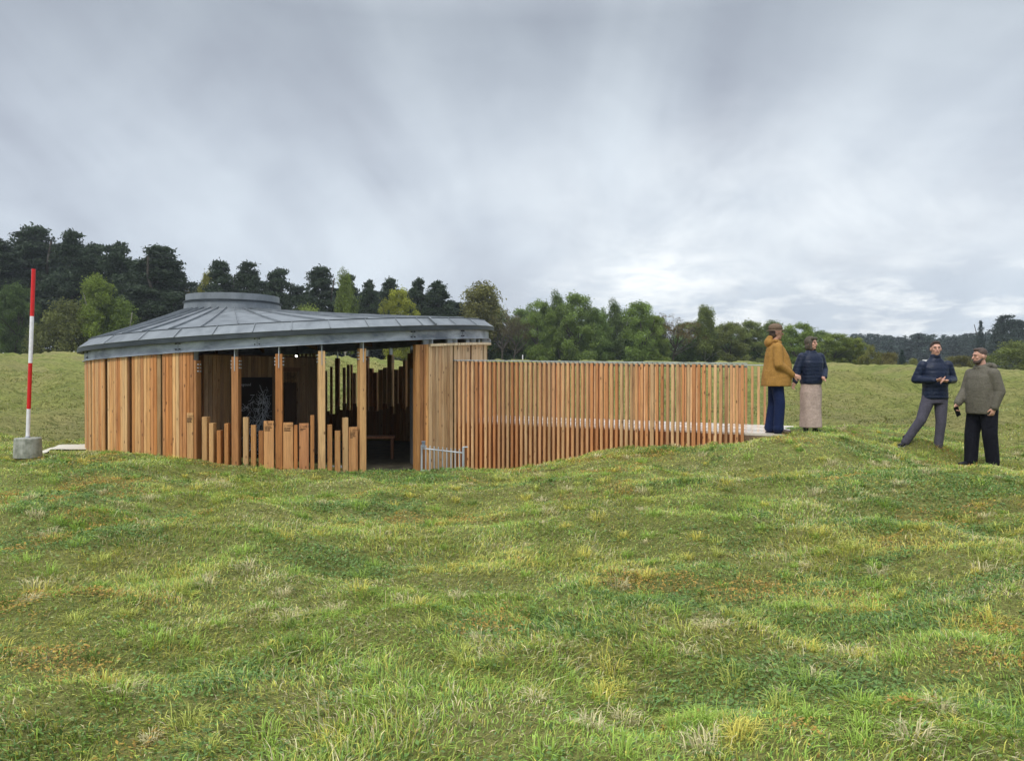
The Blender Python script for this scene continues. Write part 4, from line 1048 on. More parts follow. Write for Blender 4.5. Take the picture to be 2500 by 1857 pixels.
# small things at the far edge of the field
for px, top, bot, lb in ((8, 861, 873, 'pale short fence post at the wood edge, far left'), (40, 863, 873, 'pale short fence post at the wood edge, left of the banded pole'), (181, 857, 869, 'pale short fence post at the wood edge by the roof tip'), (1276, 866, 882, 'thin white pole at the wood edge above the slatted fence')):
    Y = 66; x = px2x(px, Y); mb = MB(); mb.tube((x, Y, tz(x, Y) - .3), (x, Y, pz(top, Y)), .045, n=8); o = mb.build('fence_post', 'white', None, (x, Y, tz(x, Y))); tag(o, lb, 'post', 'pale posts at the edge of the wood')
Y = 64; x = px2x(2260, Y); zs = pz(882, Y); sg = thing('sign', (x, Y, tz(x, Y)), 'small white notice board in the field behind the man in navy', 'sign')
mb = MB(); mb.box((x, Y, zs), (.55, .04, .28)); mb.build('board', 'white', sg); mb = MB(); mb.tube((x, Y + .04, tz(x, Y) - .2), (x, Y + .04, zs), .04); mb.build('post', 'bark', sg)

# ------------------------------------------------------------------ grass
def pick_colour(x, y, rs, dense=True):
    n = len(x); J = rs.rand(n)
    a = fbm(x * .95 + 31, y * .95 + 12, 4, .6); b = fbm(x * .8 + 71, y * 1.1 + 52, 4, .6); c = fbm(x * 1.25 + 11, y * 1.25 + 92, 3, .6); d = fbm(x * .33 + 5, y * .33 + 41, 3, .5)
    pal = np.array([GC['green'], GC['deep'], GC['olive'], GC['yellow'], GC['straw'], GC['rust'], GC['brown'], GC['blue']])
    w = np.zeros((n, 8))
    w[:, 0] = .9 + 8 * np.clip(a, 0, 1); w[:, 1] = .25 + 13 * np.clip(b - .10, 0, 1); w[:, 2] = 1.1 - 1.2 * np.clip(a, -.5, .5); w[:, 3] = .6 + 3.5 * np.clip(-a - .05, 0, 1) + 1.2 * np.clip(d, 0, 1)
    w[:, 4] = .30 + 4.0 * np.clip(c - .10, 0, 1); w[:, 5] = .02 + 4 * np.clip(-c - .28, 0, 1); w[:, 6] = .05 + 10 * np.clip(-c - .30, 0, 1) + .8 * np.clip(c - .2, 0, 1); w[:, 7] = .2 + 6 * np.clip(b - .2, 0, 1)
    w = np.clip(w, 0, None); w = np.cumsum(w / w.sum(1)[:, None], 1); k = (J[:, None] > w).sum(1).clip(0, 7)
    col = pal[k] * (rs.uniform(.62, 1.25, (n, 1)) + (rs.rand(n, 1) < .12) * .45) * rs.uniform(.93, 1.07, (n, 3))
    return col, k, b
def scatter(n, y0, y1, p, rs):
    """positions whose density falls with distance"""
    u = rs.rand(n); e = 2 - p
    Y = (y0 ** e + u * (y1 ** e - y0 ** e)) ** (1 / e); X = rs.uniform(-1, 1, n) * (.74 * Y + 1.6); return X, Y
def blocked(x, y, m=.05):
    r = np.hypot(x - CX, y - CY) < 3.93 + m
    rel = np.stack([x - FA.x, y - FA.y], 1); t = rel @ np.array([fdir.x, fdir.y]); o = rel @ np.array([bb.x, bb.y])
    d = (t > -.3) & (t < FL + .62) & (o > -.03) & (o < Wd + .1)
    pole = np.hypot(x - PX_, y - PY_) < .24
    path = (x > -9.3) & (x < -7.2) & (y > 14.25) & (y < 15.9)
    return r | d | pole | path
def blades(n, y0, y1, p, rs, L0, W0_, lay=.75, mute=0.0):
    x, y = scatter(n, y0, y1, p, rs); k = ~blocked(x, y); x, y = x[k], y[k]; n = len(x)
    col, kind, bl = pick_colour(x, y, rs)
    if mute: g_ = np.array((.23, .225, .07))[None] * (1 + .8 * fbm(x * .5 + 5, y * .9 + 7, 4, .6))[:, None]; col = col * (1 - mute) + g_ * mute * rs.uniform(.8, 1.2, (n, 1))
    tus = np.clip(.68 + 1.3 * fbm(x * 1.6 + 3, y * 1.6 + 8, 3, .5), .42, 1.5)
    worn = np.clip(1 - np.abs(np.hypot(x - CX, y - CY) - 4.02) / .42, 0, 1) * (y < CY); tf = (np.stack([x - FA.x, y - FA.y], 1) @ np.array([fdir.x, fdir.y])) ; of = (np.stack([x - FA.x, y - FA.y], 1) @ np.array([bb.x, bb.y]))
    worn = np.maximum(worn, np.clip(1 - np.abs(of) / .4, 0, 1) * (tf > -.4) * (tf < FL + .3)) * np.clip(.75 + 1.6 * fbm(x * 1.3, y * 1.3, 3), 0, 1)
    col = col * (1 - worn[:, None] * .7) + np.array((.40, .36, .22))[None] * rs.uniform(.6, 1.2, (n, 1)) * worn[:, None] * .7
    z = terrain(x, y) - .006
    th = 6.283 * (fbm(x * .9 + 50, y * .9 + 60, 2, .5) * 1.3) + rs.normal(size=n) * 1.15
    L = L0 * rs.uniform(.45, 1.35, n) * (.45 + .75 * tus); L[kind == 5] *= .45; L[kind == 6] *= .7; L[kind == 4] *= 1.15
    L = L * (1 - .55 * worn)
    W = W0_ * rs.uniform(.6, 1.35, n) * (1 + .10 * np.maximum(y - 5, 0))
    lean = rs.beta(2.6, 1.1, n) * lay + .08 - .16 * (tus - .6); lean = np.clip(lean, .05, .97)
    dx, dy = np.cos(th), np.sin(th); px_, py_ = -dy, dx
    B = np.stack([x, y, z], 1); side = np.stack([px_, py_, np.zeros(n)], 1) * (W / 2)[:, None]
    h = L * np.sqrt(1 - lean ** 2 * .92); g = L * lean
    mid = B + np.stack([dx * g * .42, dy * g * .42, h * .62], 1); tip = B + np.stack([dx * g, dy * g, h * .80], 1)
    tw = rs.uniform(-.5, .5, n); side2 = side * .85; side2[:, 2] += tw * W * .5
    V = np.stack([B - side, B + side, mid + side2, mid - side2, tip], 1).reshape(-1, 3)
    cc = np.stack([col * .8, col * .8, col, col, col * 1.12], 1).reshape(-1, 3)
    i = np.arange(n)[:, None] * 5; loops = np.concatenate([i + np.array([[0, 1, 2, 3]]), i + np.array([[3, 2, 4]])], 1)
    return V, cc, loops, n
def make_grass():
    rs = np.random.RandomState(3); VV = []; CCs = []; LL = []; TOT = []; off = 0
    for args in ((850000, 2.2, 17.5, 1.05, rs, .047, .0042, .96), (18000, 2.2, 13.0, 1.1, rs, .11, .0034, .97), (130000, 14.5, 40.0, .8, rs, .06, .009, .9, .72)):
        V, c, l, n = blades(*args); VV.append(V); CCs.append(c); LL.append(l.ravel() + off); TOT.append(np.tile([4, 3], n)); off += len(V)
    # upright tufts
    nt_ = 1100; tx_, ty_ = scatter(nt_, 2.3, 14.0, 1.0, rs); kk = ~blocked(tx_, ty_, .2); tx_, ty_ = tx_[kk], ty_[kk]; nt_ = len(tx_); m_ = 70
    tc_ = np.array([GC['green'], GC['olive'], GC['straw'], GC['green'], (.17, .26, .05), GC['yellow']])[rs.randint(0, 6, nt_)]; ts = rs.uniform(.5, 1.25, nt_)
    x = (tx_[:, None] + rs.normal(size=(nt_, m_)) * .035 * ts[:, None]).ravel(); y = (ty_[:, None] + rs.normal(size=(nt_, m_)) * .035 * ts[:, None]).ravel(); n = len(x); S_ = np.repeat(ts, m_)
    col = np.repeat(tc_, m_, 0) * rs.uniform(.6, 1.5, (n, 1)); th = np.arctan2(y - np.repeat(ty_, m_), x - np.repeat(tx_, m_)) + rs.normal(size=n) * .6; L = .09 * S_ * rs.uniform(.5, 1.3, n); lean = rs.uniform(.45, .95, n); W = .0042 * rs.uniform(.7, 1.3, n) * (1 + .08 * np.maximum(y - 5, 0))
    dx, dy = np.cos(th), np.sin(th); B = np.stack([x, y, terrain(x, y) - .006], 1); side = np.stack([-dy, dx, np.zeros(n)], 1) * (W / 2)[:, None]; h = L * np.sqrt(1 - lean ** 2 * .9); g = L * lean
    mid = B + np.stack([dx * g * .36, dy * g * .36, h * .7], 1); tip = B + np.stack([dx * g, dy * g, h * .78], 1)
    VV.append(np.stack([B - side, B + side, mid + side * .85, mid - side * .85, tip], 1).reshape(-1, 3)); CCs.append(np.stack([col * .85, col * .85, col, col, col * 1.15], 1).reshape(-1, 3))
    i = np.arange(n)[:, None] * 5; LL.append((np.concatenate([i + np.array([[0, 1, 2, 3]]), i + np.array([[3, 2, 4]])], 1)).ravel() + off); TOT.append(np.tile([4, 3], n)); off += 5 * n
    # broad weed leaves: clover, plantain, moss tufts
    x, y = scatter(230000, 2.2, 13.5, 1.2, rs); k = ~blocked(x, y); x, y = x[k], y[k]
    b = fbm(x * .8 + 71, y * 1.1 + 52, 4, .6); c_ = fbm(x * 1.25 + 11, y * 1.25 + 92, 3, .6)
    k = (rs.rand(len(x)) < np.clip(.06 + 3.2 * np.clip(b - .05, 0, 1) + 6 * np.clip(-c_ - .25, 0, 1), 0, 1)); x, y, b, c_ = x[k], y[k], b[k], c_[k]; n = len(x)
    moss = (-c_ > .27); col = np.where(moss[:, None], np.array((.42, .27, .06))[None], np.array((.15, .25, .065))[None]) * rs.uniform(.55, 1.45, (n, 1))
    z = terrain(x, y) + rs.uniform(.005, .04, n); s = np.where(moss, .008, .010) * rs.uniform(.6, 1.5, n) * (1 + .06 * (y - 3)); a = rs.normal(size=(n, 3)); a[:, 2] *= .45; a /= np.linalg.norm(a, axis=1)[:, None]
    q = np.cross(a, rs.normal(size=(n, 3)) * .3 + np.array([0, 0, 1.])); q /= np.linalg.norm(q, axis=1)[:, None]; P = np.stack([x, y, z], 1); s = s[:, None]
    V = np.stack([P - a * s, P + q * s * .6, P + a * s * 1.1, P - q * s * .6], 1).reshape(-1, 3); VV.append(V); CCs.append(np.repeat(col, 4, 0)); LL.append(np.arange(4 * n) + off); TOT.append(np.full(n, 4))
    V = np.concatenate(VV); tot = np.concatenate(TOT); loops = np.concatenate(LL); st = np.concatenate(([0], np.cumsum(tot)[:-1]))
    me = np_mesh('grass', V, loops, st, tot, np.concatenate(CCs)); o = link_mesh('grass', me, M['blade'])
    tag(o, 'rough tussocky grass with straw, moss and clover covering the slope', 'grass', kind='stuff')
make_grass()

# ------------------------------------------------------------------ people
def remesh(name, mb, mat, parent, voxel, smooth_it=3, sub=None):
    V = np.array(mb.v); loops = [i for f in mb.f for i in f]; tot = [len(f) for f in mb.f]; st = np.concatenate(([0], np.cumsum(tot)[:-1]))
    me = np_mesh('tmp', V, loops, st, tot); o = bpy.data.objects.new('tmp', me); COL.objects.link(o)
    m = o.modifiers.new('r', 'REMESH'); m.mode = 'VOXEL'; m.voxel_size = voxel; m.use_smooth_shade = True
    if smooth_it: k = o.modifiers.new('s', 'SMOOTH'); k.iterations = smooth_it; k.factor = .5
    me2 = bpy.data.meshes.new_from_object(o.evaluated_get(bpy.context.evaluated_depsgraph_get())); me2.name = name
    bpy.data.objects.remove(o); bpy.data.meshes.remove(me)
    me2.polygons.foreach_set('use_smooth', np.ones(len(me2.polygons), bool)); me2.materials.clear()
    return link_mesh(name, me2, M[mat], parent)
def caps(mb, a, b, r0, r1, n=14):
    """tapered capsule"""
    a, b = Vector(a), Vector(b); d = (b - a); L = d.length; d = d.normalized() if L > 1e-6 else Vector((0, 0, 1)); u = d.orthogonal().normalized(); w = d.cross(u); R_ = []
    for k in range(1, 5): t = k / 5 * math.pi / 2; R_.append((a - d * r0 * math.cos(t), r0 * math.sin(t)))
    R_ += [(a, r0), (b, r1)]
    for k in range(4, 0, -1): t = k / 5 * math.pi / 2; R_.append((b + d * r1 * math.cos(t), r1 * math.sin(t)))
    V = [a - d * r0] + [p + u * (r * math.cos(6.28318 * i / n)) + w * (r * math.sin(6.28318 * i / n)) for p, r in R_ for i in range(n)] + [b + d * r1]
    m = len(R_); F = [(0, 1 + (i + 1) % n, 1 + i) for i in range(n)]
    for k in range(m - 1): F += [(1 + k * n + i, 1 + k * n + (i + 1) % n, 1 + (k + 1) * n + (i + 1) % n, 1 + (k + 1) * n + i) for i in range(n)]
    e = len(V) - 1; F += [(e, 1 + (m - 1) * n + i, 1 + (m - 1) * n + (i + 1) % n) for i in range(n)]
    mb.add(V, F)
def chain(mb, pts, rr, n=14):
    for i in range(len(pts) - 1): caps(mb, pts[i], pts[i + 1], rr[i], rr[i + 1], n)
def elli(mb, c, r, rot=None, nu=20, nv=12):
    rot = rot or Matrix.Identity(3); c = Vector(c); V = [c + rot @ Vector((0, 0, -r[2]))]
    for j in range(1, nv):
        t = math.pi * j / nv - math.pi / 2
        for i in range(nu): a = 6.28318 * i / nu; V.append(c + rot @ Vector((r[0] * math.cos(t) * math.cos(a), r[1] * math.cos(t) * math.sin(a), r[2] * math.sin(t))))
    V.append(c + rot @ Vector((0, 0, r[2]))); F = [(0, 1 + (i + 1) % nu, 1 + i) for i in range(nu)]
    for j in range(nv - 2): F += [(1 + j * nu + i, 1 + j * nu + (i + 1) % nu, 1 + (j + 1) * nu + (i + 1) % nu, 1 + (j + 1) * nu + i) for i in range(nu)]
    e = len(V) - 1; F += [(e, 1 + (nv - 2) * nu + i, 1 + (nv - 2) * nu + (i + 1) % nu) for i in range(nu)]
    mb.add(V, F)
def loft(mb, secs, n=36, ruff=0.0, seed=0, close=True):
    """secs: (z, cx, cy, rx, ry) superellipse rings"""
    rn = random.Random(seed); V = []
    for (z, cx, cy, rx, ry) in secs:
        for i in range(n):
            a = 6.28318 * i / n; f = 1 + ruff * math.sin(a * 5 + seed + z * 3) ; c_, s_ = math.cos(a), math.sin(a)
            V.append((cx + rx * f * math.copysign(abs(c_) ** .85, c_), cy + ry * f * math.copysign(abs(s_) ** .85, s_), z))
    m = len(secs); F = []
    for k in range(m - 1): F += [(k * n + i, k * n + (i + 1) % n, (k + 1) * n + (i + 1) % n, (k + 1) * n + i) for i in range(n)]
    if close: F += [tuple(range(n - 1, -1, -1)), tuple((m - 1) * n + i for i in range(n))]
    mb.add(V, F)
def hand(mb, wrist, d, palm_n, thumb_side, curl=.5, s=1.0):
    d = Vector(d).normalized(); pn = Vector(palm_n); pn = (pn - d * pn.dot(d)).normalized(); side = d.cross(pn).normalized() * thumb_side; W = Vector(wrist)
    rot = Matrix((side, pn, d)).transposed(); c = W + d * .05 * s
    elli(mb, c, (.040 * s, .016 * s, .052 * s), rot)
    caps(mb, W, W + d * .03 * s, .024 * s, .026 * s)
    for k, (o, L) in enumerate(((.028, .070), (.009, .080), (-.010, .074), (-.028, .056))):
        b = W + d * .088 * s + side * o * s; ang = curl * (1 + .12 * k)
        p1 = b + (d * math.cos(ang * .6) + pn * math.sin(ang * .6)) * L * .45 * s; p2 = p1 + (d * math.cos(ang * 1.5) + pn * math.sin(ang * 1.5)) * L * .35 * s; p3 = p2 + (d * math.cos(ang * 2.3) + pn * math.sin(ang * 2.3)) * L * .25 * s
        chain(mb, [b, p1, p2, p3], [.0095 * s, .009 * s, .008 * s, .007 * s], 8)
    b = W + d * .025 * s + side * .026 * s; t1 = b + (d * .7 + side * .7 + pn * .2).normalized() * .04 * s; t2 = t1 + (d * .85 + side * .3 + pn * .35).normalized() * .032 * s
    chain(mb, [b, t1, t2], [.013 * s, .011 * s, .009 * s], 8)
def head(mb, c, yaw, s=1.0, pitch=0.0):
    Rm = Matrix.Rotation(yaw, 3, 'Z') @ Matrix.Rotation(pitch, 3, 'X'); c = Vector(c); P = lambda x, y, z: c + Rm @ (Vector((x, y, z)) * s)
    elli(mb, P(0, .01, .02), (.074 * s, .094 * s, .098 * s), Rm); elli(mb, P(0, -.022, -.045), (.056 * s, .066 * s, .070 * s), Rm); elli(mb, P(0, -.062, -.088), (.026 * s, .02 * s, .02 * s), Rm)
    caps(mb, P(0, -.086, .012), P(0, -.108, -.022), .009 * s, .014 * s, 8)
    elli(mb, P(0, -.078, -.052), (.022 * s, .012 * s, .010 * s), Rm); elli(mb, P(0, -.078, .03), (.05 * s, .012 * s, .012 * s), Rm)
    for q in (-1, 1): elli(mb, P(q * .075, .008, -.008), (.010 * s, .018 * s, .030 * s), Rm); elli(mb, P(q * .036, -.062, -.02), (.022 * s, .018 * s, .018 * s), Rm)
    return P, Rm
def face_parts(P, Rm, root, s=1.0, brows='hair_dark'):
    for q in (-1, 1):
        mb = MB(); elli(mb, P(q * .031, -.0835, .010), (.010 * s, .004 * s, .0042 * s), Rm, 10, 6); e = mb.build('eye', 'eyewhite', root, None, True)
        mb = MB(); elli(mb, P(q * .031, -.0885, .010), (.0055 * s, .003 * s, .0045 * s), Rm, 8, 6); mb.build('iris', 'bolt', e, None, True)
        mb = MB(); caps(mb, P(q * .018, -.090, .030), P(q * .048, -.082, .031), .0045 * s, .0035 * s, 6); mb.build('eyebrow', brows, root, None, True)
    mb = MB(); caps(mb, P(-.02, -.086, -.056), P(.02, -.086, -.056), .005 * s, .005 * s, 6); mb.build('mouth', flat_lip, root, None, True)
flat_lip = flat('lips', (.36, .12, .10), .5)
def legs(mb, hip, knee, ankle, f=1.0):
    chain(mb, [hip, hip.lerp(knee, .5), knee, knee.lerp(ankle, .35), ankle], [.082 * f, .075 * f, .056 * f, .056 * f, .038 * f])
def shoe(root, ank, yaw, mat, L=.27, boot=0.0):
    Rm = Matrix.Rotation(yaw, 3, 'Z'); a = Vector(ank); P = lambda x, y, z: a + Rm @ Vector((x, y, z))
    mb = MB(); elli(mb, P(0, .01, -.03), (.042, .06, .05), Rm); caps(mb, P(0, .015, -.045), P(0, -L * .42, -.052), .038, .034); elli(mb, P(0, -L * .5, -.055), (.046, .07, .03), Rm); caps(mb, P(0, .01, 0), P(0, .01, .06 + boot), .047, .05)
    o = remesh('shoe', mb, mat, root, .009, 2)
    mb = MB(); V = []; n = 24
    for z in (-.09, -.07):
        for i in range(n):
            t = 6.28318 * i / n; y = math.cos(t); w = .047 * (1 - .15 * (y > 0)) ; V.append(P(w * math.sin(t) * (1 + .1 * -y), -L * .28 + .5 * L * y * -1 * -1 * -1 if False else -L * .24 - .5 * L * y, z))
    mb.add(V, [tuple(range(n)), tuple(range(2 * n - 1, n - 1, -1))] + [(i, n + i, n + (i + 1) % n, (i + 1) % n) for i in range(n)]); ORG.setdefault(root.name, Vector((0, 0, 0)))
    s_ = mb_local(mb, 'sole', 'sole' if mat == 'shoe_black' else 'shoe_black', o)
    return o
def mb_local(mb, name, mat, parent, smooth=True):
    V = np.array(mb.v); loops = [i for f in mb.f for i in f]; tot = [len(f) for f in mb.f]; st = np.concatenate(([0], np.cumsum(tot)[:-1]))
    return link_mesh(name, np_mesh(name, V, loops, st, tot, None, smooth), M[mat] if isinstance(mat, str) else mat, parent)
def person(loc, rz, label):
    o = bpy.data.objects.new('person', None); COL.objects.link(o); o.location = loc; o.rotation_euler = (0, 0, rz); ORG[o.name] = Vector((0, 0, 0)); return tag(o, label, 'person')
V3 = lambda *a: Vector(a)
def torso(mb, f=1.0, top=1.44, hip=.94):
    loft(mb, [(hip - .08, 0, 0, .13 * f, .10 * f), (hip, 0, .01, .165 * f, .115 * f), (hip + .16, 0, 0, .14 * f, .10 * f), (hip + .32, 0, 0, .165 * f, .115 * f), (top - .06, 0, 0, .18 * f, .105 * f), (top, 0, .005, .12 * f, .075 * f), (top + .05, 0, .005, .06 * f, .06 * f)])
def hair_cap(P, Rm, root, mat, s=1.0, back=0.0):
    mb = MB(); elli(mb, P(0, .022, .045), (.080 * s, .094 * s, .084 * s), Rm); elli(mb, P(0, -.035, .098), (.055 * s, .045 * s, .028 * s), Rm)
    if back: elli(mb, P(0, .06, -.02), (.07 * s, .055 * s, .08 * s), Rm)
    return remesh('hair', mb, mat, root, .008, 1)

def person_coat():      # tan duffel coat, seen in profile facing right
    Y = 12.66; x = px2x(1893, Y); p = FA + fdir * ((Vector((x, Y, 0)) - FA).dot(fdir)); r = person((x, Y, deckz(p)), R(82), 'person in mustard coat and brown hat on the boardwalk end')
    b = MB(); torso(b, 1.02); P, Rm = head(b, (0, -.01, 1.655), 0); caps(b, (0, .01, 1.45), (0, 0, 1.58), .055, .052)
    for q in (-1, 1):
        hip, kn, an = V3(q * .09, 0, .92), V3(q * .10, -.02 + q * .03, .50), V3(q * .10, .02 + q * .05, .09); legs(b, hip, kn, an); caps(b, an, an + V3(0, -.03, -.03), .033, .022)
    sh = V3(.19, 0, 1.42)
    for q, el, wr in ((1, V3(.25, -.02, 1.13), V3(.17, -.24, .98)), (-1, V3(-.25, .0, 1.13), V3(-.15, -.26, .95))):
        chain(b, [V3(q * .18, 0, 1.41), el, wr], [.052, .042, .028]); hand(b, wr, (-q * .15, -.95, -.25), (-q, 0, -.2), 1 if q > 0 else -1, .6)
    remesh('body', b, 'skin', r, .0058, 1); face_parts(P, Rm, r, brows='hair_brown')
    c = MB(); loft(c, [(.78, 0, -.01, .265, .235), (.80, 0, -.01, .265, .235), (.98, 0, -.025, .25, .235), (1.12, 0, -.035, .235, .22), (1.28, 0, -.02, .225, .185), (1.40, 0, 0, .205, .14), (1.47, 0, .01, .13, .10), (1.53, 0, .01, .095, .09)])
    for q, el, wr in ((1, V3(.26, -.02, 1.13), V3(.18, -.20, 1.0)), (-1, V3(-.26, .0, 1.13), V3(-.16, -.22, .97))): chain(c, [V3(q * .185, 0, 1.41), el, wr], [.085, .075, .06])
    co = remesh('coat', c, 'mustard', r, .011, 3)
    h = MB(); elli(h, (0, .105, 1.50), (.13, .075, .085)); caps(h, (-.10, .02, 1.52), (0, -.075, 1.50), .035, .03); caps(h, (.10, .02, 1.52), (0, -.075, 1.50), .035, .03); elli(h, (0, .09, 1.57), (.10, .05, .05)); remesh('hood', h, 'mustard', r, .011, 3)
    for z in (1.36, 1.20, 1.04):
        t = MB(); yy = -.155 if z > 1.3 else -.243 if z > 1.1 else -.262; caps(t, (-.03, yy - .005, z), (.045, yy - .005, z), .008, .008, 8); mb_local(t, 'toggle', 'black_cloth', co)
    j = MB(); loft(j, [(.80, 0, 0, .17, .13), (.92, 0, 0, .175, .13), (.98, 0, 0, .16, .12)])
    for q in (-1, 1): hip, kn, an = V3(q * .09, 0, .90), V3(q * .10, -.02 + q * .03, .50), V3(q * .10, .02 + q * .05, .10); chain(j, [hip, kn, an.lerp(kn, .1), an + V3(0, 0, -.01)], [.105, .088, .082, .088])
    remesh('jeans', j, 'jeans', r, .010, 3)
    for q in (-1, 1): shoe(r, (q * .10, .02 + q * .05, .09), q * .12, 'shoe_brown', .28)
    ht = MB(); elli(ht, P(0, .012, .085), (.098, .115, .078), Rm); h1 = remesh('hat', ht, 'hat', r, .008, 2)
    br = MB(); n = 36; V = []
    for z, rx, ry in ((.052, .10, .115), (.040, .128, .148), (.036, .130, .150), (.046, .10, .115)): V += [P(rx * math.cos(6.28318 * i / n), .01 + ry * math.sin(6.28318 * i / n), z) for i in range(n)]
    br.add(V, [(k * n + i, k * n + (i + 1) % n, ((k + 1) % 4) * n + (i + 1) % n, ((k + 1) % 4) * n + i) for k in range(4) for i in range(n)]); mb_local(br, 'brim', 'hat', h1)
    hair = MB(); elli(hair, P(0, .045, -.01), (.082, .07, .09), Rm); remesh('hair', hair, 'hair_brown', r, .008, 1)
def person_skirt():     # navy quilted jacket, long skirt, hooded knit hat
    Y = 12.9; x = px2x(1980, Y); r = person((x, Y, tz(x, Y) + .01), R(14), 'person in olive hood, navy padded jacket and long pale pink skirt beside the boardwalk'); r.scale = (.93,) * 3
    b = MB(); torso(b, .95); P, Rm = head(b, (0, -.01, 1.635), R(22)); caps(b, (0, .01, 1.45), (0, 0, 1.57), .05, .048)
    for q in (-1, 1): hip, kn, an = V3(q * .085, 0, .92), V3(q * .085, -.02, .50), V3(q * .10, .0, .09); legs(b, hip, kn, an, .95); caps(b, an, an + V3(0, -.03, -.03), .03, .022)
    A = [(-1, V3(-.27, .02, 1.17), V3(-.34, -.02, .93), (-.5, -.1, -.8)), (1, V3(.29, .04, 1.16), V3(.17, -.15, 1.02), (-.8, -.5, -.3))]
    for q, el, wr, dv in A: chain(b, [V3(q * .17, 0, 1.40), el, wr], [.048, .04, .027]); hand(b, wr, dv, (.3 * -q, -.8, .1), -q, .5)
    remesh('body', b, 'skin', r, .0058, 1); face_parts(P, Rm, r)
    c = MB(); loft(c, [(.90, 0, 0, .185, .145), (.93, 0, 0, .20, .155), (1.10, 0, -.005, .20, .155), (1.28, 0, -.005, .215, .16), (1.39, 0, 0, .205, .13), (1.46, 0, .005, .12, .09), (1.51, 0, .005, .075, .07)])
    for q, el, wr, dv in A: chain(c, [V3(q * .18, 0, 1.385), el, wr.lerp(el, .06)], [.085, .078, .05])
    jo = remesh('jacket', c, 'puffer', r, .010, 2); quilt(jo)
    s_ = MB(); loft(s_, [(.115, 0, 0, .185, .165), (.13, 0, 0, .19, .17), (.45, 0, 0, .185, .15), (.75, 0, 0, .195, .145), (.93, 0, 0, .175, .13)], ruff=.03); remesh('skirt', s_, 'skirt', r, .010, 2)
    for q in (-1, 1): shoe(r, (q * .10, 0, .09), q * .3, 'shoe_black', .25, .06)
    h = MB(); elli(h, P(0, .028, .035), (.096, .105, .100), Rm); elli(h, P(0, .04, -.05), (.088, .08, .09), Rm); caps(h, P(-.084, -.02, .03), P(-.06, -.03, -.10), .026, .03); caps(h, P(.084, -.02, .03), P(.06, -.03, -.10), .026, .03); caps(h, P(-.05, -.055, .085), P(.05, -.055, .085), .03, .03); remesh('hood', h, 'knit', r, .008, 2)
def quilt(o, step=.066, depth=.0045):
    me = o.data; n = len(me.vertices); a = np.zeros(n * 3, np.float32); me.vertices.foreach_get('co', a); a = a.reshape(-1, 3)
    nn = np.zeros(n * 3, np.float32); me.vertices.foreach_get('normal', nn); nn = nn.reshape(-1, 3)
    ph = np.abs(np.sin(a[:, 2] / step * math.pi)) ** .5; a += nn * ((ph - .7) * depth)[:, None]; me.vertices.foreach_set('co', a.ravel()); me.update()
def person_navy():      # legs apart, hands together
    Y = 12.35; x = px2x(2283, Y); zf = pz(1106, 12.3); r = person((x, Y, zf), R(-4), 'man in navy quilted jacket and grey trousers with legs apart and hands together'); 
    b = MB(); torso(b, 1.05, 1.46, .95); P, Rm = head(b, (0, -.02, 1.675), R(-12)); caps(b, (0, .01, 1.47), (0, -.005, 1.60), .06, .056)
    Lg = [(-1, V3(-.09, 0, .93), V3(-.24, -.05, .53), V3(-.44, .04, .18), -.9), (1, V3(.09, 0, .93), V3(.07, -.05, .50), V3(.04, -.02, .09), .1 - .9)]
    for q, hip, kn, an, yw in Lg: legs(b, hip, kn, an, 1.03); caps(b, an, an + V3(-.02, -.02, -.03), .033, .022)
    A = [(-1, V3(-.29, .03, 1.18), V3(-.10, -.21, 1.17), (.9, -.25, .05)), (1, V3(.29, .03, 1.18), V3(.10, -.22, 1.16), (-.9, -.2, .05))]
    for q, el, wr, dv in A: chain(b, [V3(q * .19, 0, 1.42), el, wr], [.055, .045, .03]); hand(b, wr, dv, (0, -.2 * q, -.6 * q), 1, .5)
    remesh('body', b, 'skin', r, .0058, 1); face_parts(P, Rm, r); hair_cap(P, Rm, r, 'hair_dark')
    c = MB(); loft(c, [(.87, 0, 0, .185, .14), (.89, 0, 0, .195, .15), (1.05, 0, 0, .185, .145), (1.25, 0, 0, .20, .15), (1.38, 0, 0, .205, .13), (1.46, 0, .005, .14, .10), (1.53, 0, 0, .085, .08), (1.55, 0, 0, .08, .075)])
    for q, el, wr, dv in A: chain(c, [V3(q * .195, 0, 1.41), el, wr.lerp(el, .05)], [.078, .068, .05])
    jo = remesh('jacket', c, 'puffer', r, .010, 2); quilt(jo)
    cl = MB(); n = 28; V = []
    for z, k in ((1.53, 1.0), (1.585, .9), (1.585, .84), (1.53, .92)): V += [(.082 * k * math.cos(6.28318 * i / n), -.005 + .08 * k * math.sin(6.28318 * i / n), z) for i in range(n)]
    cl.add(V, [(k * n + i, k * n + (i + 1) % n, ((k + 1) % 4) * n + (i + 1) % n, ((k + 1) % 4) * n + i) for k in range(4) for i in range(n)]); mb_local(cl, 'collar', 'puffer', jo)
    j = MB(); loft(j, [(.80, 0, 0, .165, .13), (.90, 0, 0, .17, .135), (.96, 0, 0, .155, .125)])
    for q, hip, kn, an, yw in Lg: chain(j, [hip + V3(0, 0, -.03), kn, kn.lerp(an, .5), an + V3(0, 0, -.01)], [.108, .078, .070, .068])
    remesh('trousers', j, 'trouser_grey', r, .010, 2)
    for q, hip, kn, an, yw in Lg: shoe(r, an, yw, 'shoe_black', .28)
